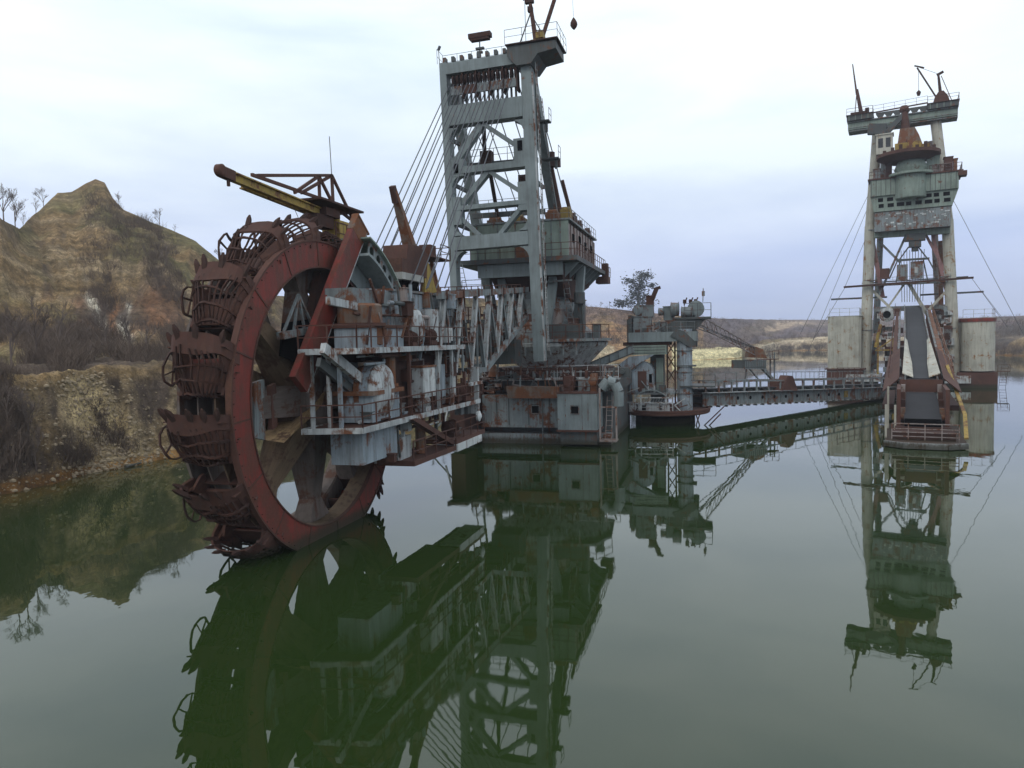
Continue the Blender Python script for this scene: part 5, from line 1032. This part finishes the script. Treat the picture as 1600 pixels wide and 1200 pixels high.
# hopper and receiving platform at the near end
mb = MB(); mb.box(cx-1.7,cx+1.7,y1_-.35,y1_-.1,3.6,4.7); mb.box(cx-1.9,cx-1.6,-71,y1_,1.3,4.3); mb.box(cx+1.6,cx+1.9,-71,y1_,1.3,4.3); hpn = lp('hopper_frame','rust',mb)
mb = MB(); mb.add([(cx-1.15,y1_-1,3.6),(cx+1.15,y1_-1,3.6),(cx+1.35,-71.2,1.9),(cx-1.35,-71.2,1.9),(cx-1.15,y1_-1,3.5),(cx+1.15,y1_-1,3.5),(cx+1.35,-71.2,1.2),(cx-1.35,-71.2,1.2)],[(0,1,2,3),(7,6,5,4),(0,4,5,1),(2,6,7,3),(1,5,6,2),(3,7,4,0)]); lp('tail_belt','belt',mb)
mb = MB(); mb.tube((cx-1.3,-71.2,1.5),(cx+1.3,-71.2,1.5),.42,18); lp('tail_drum','dark',mb)
for s_ in (-1,1):
    for k in range(4):
        y = y1_-1.2-k*1.7; mb = MB(); mb.box(cx+s_*1.5-.25,cx+s_*1.5+.25,y,y+.7,3.5-k*.5,4.3-k*.55); mb.lathe([(.25,0),(.25,.3)],(cx+s_*1.45-.15,y,3.4-k*.5),'x',12); lp('idler_bearing',['pinkgrey','rust','rustd','orust'][k],mb)
mb = MB(); mb.prism([(cx-2.7,-74.6),(cx-1.4,-75.6),(cx+1.6,-75.6),(cx+2.9,-74.6),(cx+2.9,-62),(cx-2.7,-62)],'z',.25,.45); pl = lp('receiving_platform','rust',mb)
mb = MB()
pp = [(cx-2.75,-74.6),(cx-1.4,-75.65),(cx+1.6,-75.65),(cx+2.95,-74.6)]
for a_,b_ in zip(pp,pp[1:]): mb.beam((*a_,.28),(*b_,.28),.12,.45)
lp('platform_edge','light',mb,pl)
mb = MB(); mb.rail([(cx-2.2,-74.0,.45),(cx+2.4,-74.0,.45)],h=1.35,r=.07,step=1.1); mb.beam((cx-2.2,-74,1.4),(cx+2.4,-74,1.4),.06,.06); mb.beam((cx-2.2,-74,.8),(cx+2.4,-74,.8),.06,.06); lp('railing','pinkgrey',mb,pl)
mb = MB(); mb.box(cx-2.2,cx+2.2,-73.6,-72.2,.45,1.1); mb.box(cx-2.0,cx+2.0,-72,-64,.45,1.3); lp('platform_casing','rustd',mb,pl)
mb = MB(); mb.beam((cx+2.4,-55,bz(-55)-.2),(cx+3.0,-70,2.2),.28,.12,); mb.beam((cx+3.0,-70,2.3),(cx+2.8,-75,.9),.28,.12); lp('side_rail_plate','yellow',mb)
for x_,y_,z_ in ((-2.6,-66,4.2),(-2.0,-71,3.0),(-2.65,-73,3.2)):
    mb = MB(); mb.beam((cx+x_,y_,.4),(cx+x_,y_,z_),.16,.16); lp('post','beige',mb)
mb = MB(); mb.box(cx-3.2,cx-2.2,-60,-40,1.6,2.1); mb.box(cx+2.2,cx+3.2,-60,-40,1.6,2.1); mb.box(cx-1.8,cx+1.8,-60,-2,1.0,1.9); lp('underframe','rustd',mb)

# ================================================================== VEGETATION
def twig_tree(seed, h, spread=.55, depth=5, lean=0):
    rn = random.Random(seed); tr = MB(); cr = MB()
    def grow(p, d, L, r, lev):
        q = p + d*L; (tr if lev == 0 else cr).tube(p, q, r, 5 if lev < 2 else 3, r2=r*.66, caps=False)
        if lev >= depth: return
        k = 3 if lev else 5
        for i in range(k):
            f = rn.uniform(.35,1.0) if lev else rn.uniform(.3,1.0)
            nd = (d + Vector((rn.uniform(-1,1),rn.uniform(-1,1),rn.uniform(-.15,.7)))*spread*1.25).normalized()
            grow(p.lerp(q, f), nd, L*rn.uniform(.5,.75), max(.012,r*.5), lev+1)
    grow(Vector((0,0,-.4)), Vector((lean,0,1)).normalized(), h*.48, h*.016, 0)
    return tr, cr
mt_, t_, b_ = newmat('bare_bark'); tc_ = N(t_,'ShaderNodeTexCoord'); nn = noise(t_, tc_.outputs['Object'], 3, 4)
t_.links.new(mixc(t_, nn.outputs[0], (.085,.060,.047), (.17,.13,.105)), b_.inputs['Base Color']); b_.inputs['Roughness'].default_value = .95
M['bark'] = mt_
protos = []
for i in range(4):
    tr, cr = twig_tree(100+i, 5.0, depth=5 if i < 3 else 4); protos.append((tr, cr))
pm = []
for tr, cr in protos:
    a = tr.build('trunk','bark'); b = cr.build('crown','bark'); pm.append((a.data, b.data)); bpy.data.objects.remove(a); bpy.data.objects.remove(b)
def tree(px, K_, h, var, label, group='bare leafless trees on the hillsides', cat='tree'):
    g = ground(px, K_); t = thing('bare_tree', label, cat, g, random.uniform(0,360), group)
    s = h*(.55 if K_ > 3.5 else .7)/5.0; t.scale = (s,s,s)
    for nm, me in zip(('trunk','crown'), pm[var]):
        o = bpy.data.objects.new(nm, me); COL.objects.link(o); o.parent = t
TREES = [
 (8,3.95,9,0,'tall bare tree at the far left end of the ridge notch'),
 (22,3.98,11,1,'tallest bare tree in the notch left of the peak'),
 (38,3.98,10,2,'bare twiggy tree on the right side of the ridge notch'),
 (50,3.98,5,3,'low bare bush on the ridge between the notch trees and the slope to the peak'),
 (84,3.97,8,1,'bare tree on the left shoulder below the hill peak'),
 (72,3.97,6,3,'smaller bare tree just left of the shoulder tree below the peak'),
 (200,3.98,5.5,2,'small bare tree on the steep right shoulder of the peak'),
 (262,3.97,7,0,'rounded bare tree standing alone on the right hand ridge'),
 (285,3.97,3.5,3,'tiny bare shrub on the right hand ridge beyond the lone tree'),
 (352,3.97,6,1,'bare tree on the ridge just left of the topmost buckets'),
 (268,3.3,7,3,'dark bushy bare tree halfway up the slope right of the peak'),
 (205,2.0,9,2,'bare tree on the bench below the white scree streaks'),
 (168,2.0,8,0,'bare tree on the bench left of the scree streaks'),
 (232,1.5,7,1,'slender bare tree on the bench edge near the wheel'),
 (98,2.1,9,3,'bare tree at the back of the bench below the peak'),
 (60,1.9,10,1,'bare tree on the left part of the bench'),
 (20,1.8,9,2,'bare tree on the bench at the far left edge'),
 (38,.35,6.5,2,'tall bare tree growing out of the bank above the left waterline'),
 (48,.12,4.5,0,'bare tree low on the bank close to the left waterline'),
 (232,.5,4.5,3,'bare tree on the bank right of the pale scree'),
 (8,.5,5,1,'bare tree on the bank at the left edge of the picture'),
 (672,4.0,6,2,'bare tree on the ridge behind the boom truss'),
 (690,4.0,5,0,'bare tree on the ridge beside the left mast leg'),
 (700,4.0,4.5,3,'small bare tree half hidden by the left mast leg'),
 (940,3.98,6,1,'bare tree on the distant ridge right of the machine house'),
 (955,3.98,4,3,'low bare tree on the distant ridge left of the conifer'),
 (912,3.98,4,2,'bare shrub on the distant ridge behind the balcony'),
]
for px, K_, h, var, lab in TREES: tree(px, K_, h, var, lab)
# tangled undergrowth of bare brush on the slopes and benches
def brush():
    rn = np.random.RandomState(4); pts = []
    n = 0; V = []; F = []
    def clump(c, s):
        nonlocal V, F
        for _ in range(14):
            a = rn.uniform(0,2*math.pi); l = s*rn.uniform(.5,1.15); w = .008*s+.009
            d = Vector((math.cos(a)*rn.uniform(.1,.7), math.sin(a)*rn.uniform(.1,.7), 1)).normalized()
            b0 = c + Vector((rn.uniform(-.5,.5)*s, rn.uniform(-.5,.5)*s, -.1)); m = b0+d*l*.5; e = b0+d*l+Vector((rn.uniform(-.3,.3),rn.uniform(-.3,.3),0))*s
            o = len(V); V += [b0+Vector((-w,0,0)), b0+Vector((w,0,0)), b0+Vector((0,w*1.5,0)), m+Vector((-w*.7,0,0)), m+Vector((w*.7,0,0)), m+Vector((0,w,0)), e]
            F += [(o,o+1,o+4,o+3),(o+1,o+2,o+5,o+4),(o+2,o,o+3,o+5),(o+3,o+4,o+6),(o+4,o+5,o+6),(o+5,o+3,o+6)]
            for q in range(2):
                f = rn.uniform(.35,.9); s0 = b0.lerp(e, f); dd = (d+Vector((rn.uniform(-1,1),rn.uniform(-1,1),rn.uniform(0,.5)))).normalized(); s1 = s0+dd*l*.4; o = len(V)
                V += [s0+Vector((-w*.5,0,0)), s0+Vector((w*.5,0,0)), s1, s0+Vector((0,w*.6,0))]; F += [(o,o+1,o+2),(o+1,o+3,o+2),(o+3,o,o+2)]
    tries = 0
    while n < 3000 and tries < 40000:
        tries += 1
        px = rn.uniform(-120, 430); K_ = rn.choice([rn.uniform(.1,1.05), rn.uniform(1.2,3.0), rn.uniform(1.2,2.7), rn.uniform(2.8,3.95)])
        d = fbm(np.array([px*.018]), np.array([K_*1.9]), 3, 77)[0]
        th = {0:.24,1:.06,2:.12,3:.2}[min(3,int(K_))]
        if 60+70*(1-K_) < px-5 < 190+70*(1-K_) and K_ < 1.05: th = .35
        if d + rn.uniform(-.12,.12) < th: continue
        g = ground(px, K_); clump(g, rn.uniform(.7,1.7)*(1.15 if K_ > 1.2 else .8)); n += 1
    for _ in range(700):
        px = rn.uniform(840,1180); K_ = rn.uniform(1.6,4.0) ; g = ground(px, K_); clump(g, rn.uniform(1.2,2.8))
    for _ in range(900):
        px = rn.uniform(1180,1600); K_ = rn.choice([rn.uniform(.0,.5), rn.uniform(1.2,3.9)]); g = ground(px, K_); clump(g, rn.uniform(1.8,4.2))
    me = bpy.data.meshes.new('undergrowth'); me.from_pydata([tuple(v) for v in V], [], F); bm2, bt2, bb2 = newmat('brush_twigs'); btc = N(bt2,'ShaderNodeTexCoord'); bn2 = noise(bt2, btc.outputs['Object'], .25, 4)
    bt2.links.new(mixc(bt2, bn2.outputs[0], (.055,.037,.027), (.15,.11,.08)), bb2.inputs['Base Color']); bb2.inputs['Roughness'].default_value = 1
    me.materials.append(bm2)
    o = bpy.data.objects.new('undergrowth', me); COL.objects.link(o); o['kind'] = 'stuff'; o['label'] = 'tangled bare brush covering the banks and slopes'
brush()
# dark conifer on the distant ridge
CT = thing('conifer_tree', 'dark irregular pine tree rising behind the transfer tower', 'tree', ground(998,3.9))
mb = MB(); mb.tube((0,0,-1),(.8,0,11.5),.45,8,r2=.12); mb.build('trunk','bark',CT)
mn_, tn_, bn_ = newmat('pine_needles'); tcn = N(tn_,'ShaderNodeTexCoord'); nnn = noise(tn_, tcn.outputs['Object'], .8, 5)
tn_.links.new(mixc(tn_, nnn.outputs[0], (.020,.026,.022), (.050,.060,.050)), bn_.inputs['Base Color']); bn_.inputs['Roughness'].default_value = .9
rn = random.Random(12); cr = MB()
for (x,y,z,rx,rz,n) in ((-.3,0,5.5,3.4,2.6,500),(.4,0,8.6,3.6,2.2,480),(2.0,.5,11.6,3.2,1.5,330),(-2.2,.5,10.0,2.2,1.0,160),(-4.5,0,3.0,3.4,1.6,330),(3.2,0,4.2,2.4,1.8,240),(4.5,0,8.6,1.3,.7,90),(1,0,2.4,4,1.8,300)):
    for _ in range(n):
        v = Vector((rn.gauss(0,.45),rn.gauss(0,.45),rn.gauss(0,.45))); c = Vector((x+v.x*rx,y+v.y*rx,z+v.z*rz)); s = rn.uniform(.25,.6)
        a = Vector((rn.uniform(-1,1),rn.uniform(-1,1),rn.uniform(-.5,.5))).normalized()*s; b = Vector((rn.uniform(-1,1),rn.uniform(-1,1),rn.uniform(-.6,.6))).normalized()*s*.6
        cr.add([c-a,c+b,c+a,c-b],[(0,1,2,3)])
cr.build('crown', mn_, CT); CT.scale = (1.55,1.55,1.45)
# log on the waterline, birds none
LG = MB(); g0 = ground(186,.0); g1 = ground(218,.0); LG.tube(g0+Vector((.3,-.4,.12)), g1+Vector((0,-.5,.16)), .13, 9, r2=.07)
lg_ = LG.build('driftwood_log','concrete'); lg_['label'] = 'pale driftwood log lying at the waterline below the scree'; lg_['category'] = 'log'
# boulders of scree at the foot of the bank
def boulders():
    rn = np.random.RandomState(9); mb = MB()
    for _ in range(2800):
        K_ = rn.uniform(.0,.95); px = rn.uniform(-60,330) if rn.rand() < .25 else 118+70*(1-K_)+rn.normal()*(22+22*(1-K_))
        if rn.rand() < .12: K_ = rn.uniform(0,.12)
        g = ground(px, K_); s = min(.24,abs(rn.normal())**1.8*.05+.03)
        vs = [g+Vector((math.cos(a)*s*rn.uniform(.6,1.1), math.sin(a)*s*rn.uniform(.6,1.1), z*s*.6+ .0)) for z in (-.5,.5) for a in (0,1.26,2.5,3.8,5.0)]+[g+Vector((0,0,s*.75))]
        mb.add(vs, [(i,(i+1)%5,5+(i+1)%5,5+i) for i in range(5)]+[(5+i,5+(i+1)%5,10) for i in range(5)])
    m,t,b = newmat('scree_stone'); tc = N(t,'ShaderNodeTexCoord'); n1 = noise(t, tc.outputs['Object'], .5, 6)
    t.links.new(mixc(t, n1.outputs[0], (.16,.11,.06), (.42,.34,.22)), b.inputs['Base Color']); b.inputs['Roughness'].default_value = 1
    o = mb.build('scree_stones', m); o['kind'] = 'stuff'; o['label'] = 'loose stones on the bank above the waterline'
boulders()

# ================================================================== HAZE in the air over the pit
mb = MB(); mb.box(-900,900,-60,1500,-8,62); me_h = bpy.data.materials.new('air_haze'); me_h.use_nodes = True; ht = me_h.node_tree; ht.nodes.clear()
hv = N(ht,'ShaderNodeVolumePrincipled'); hv.inputs['Density'].default_value = .00036; hv.inputs['Color'].default_value = (.86,.90,1.0,1); hv.inputs['Anisotropy'].default_value = .2
ho_ = N(ht,'ShaderNodeOutputMaterial'); ht.links.new(hv.outputs[0], ho_.inputs['Volume'])
hz = mb.build('haze', me_h); hz['kind'] = 'stuff'
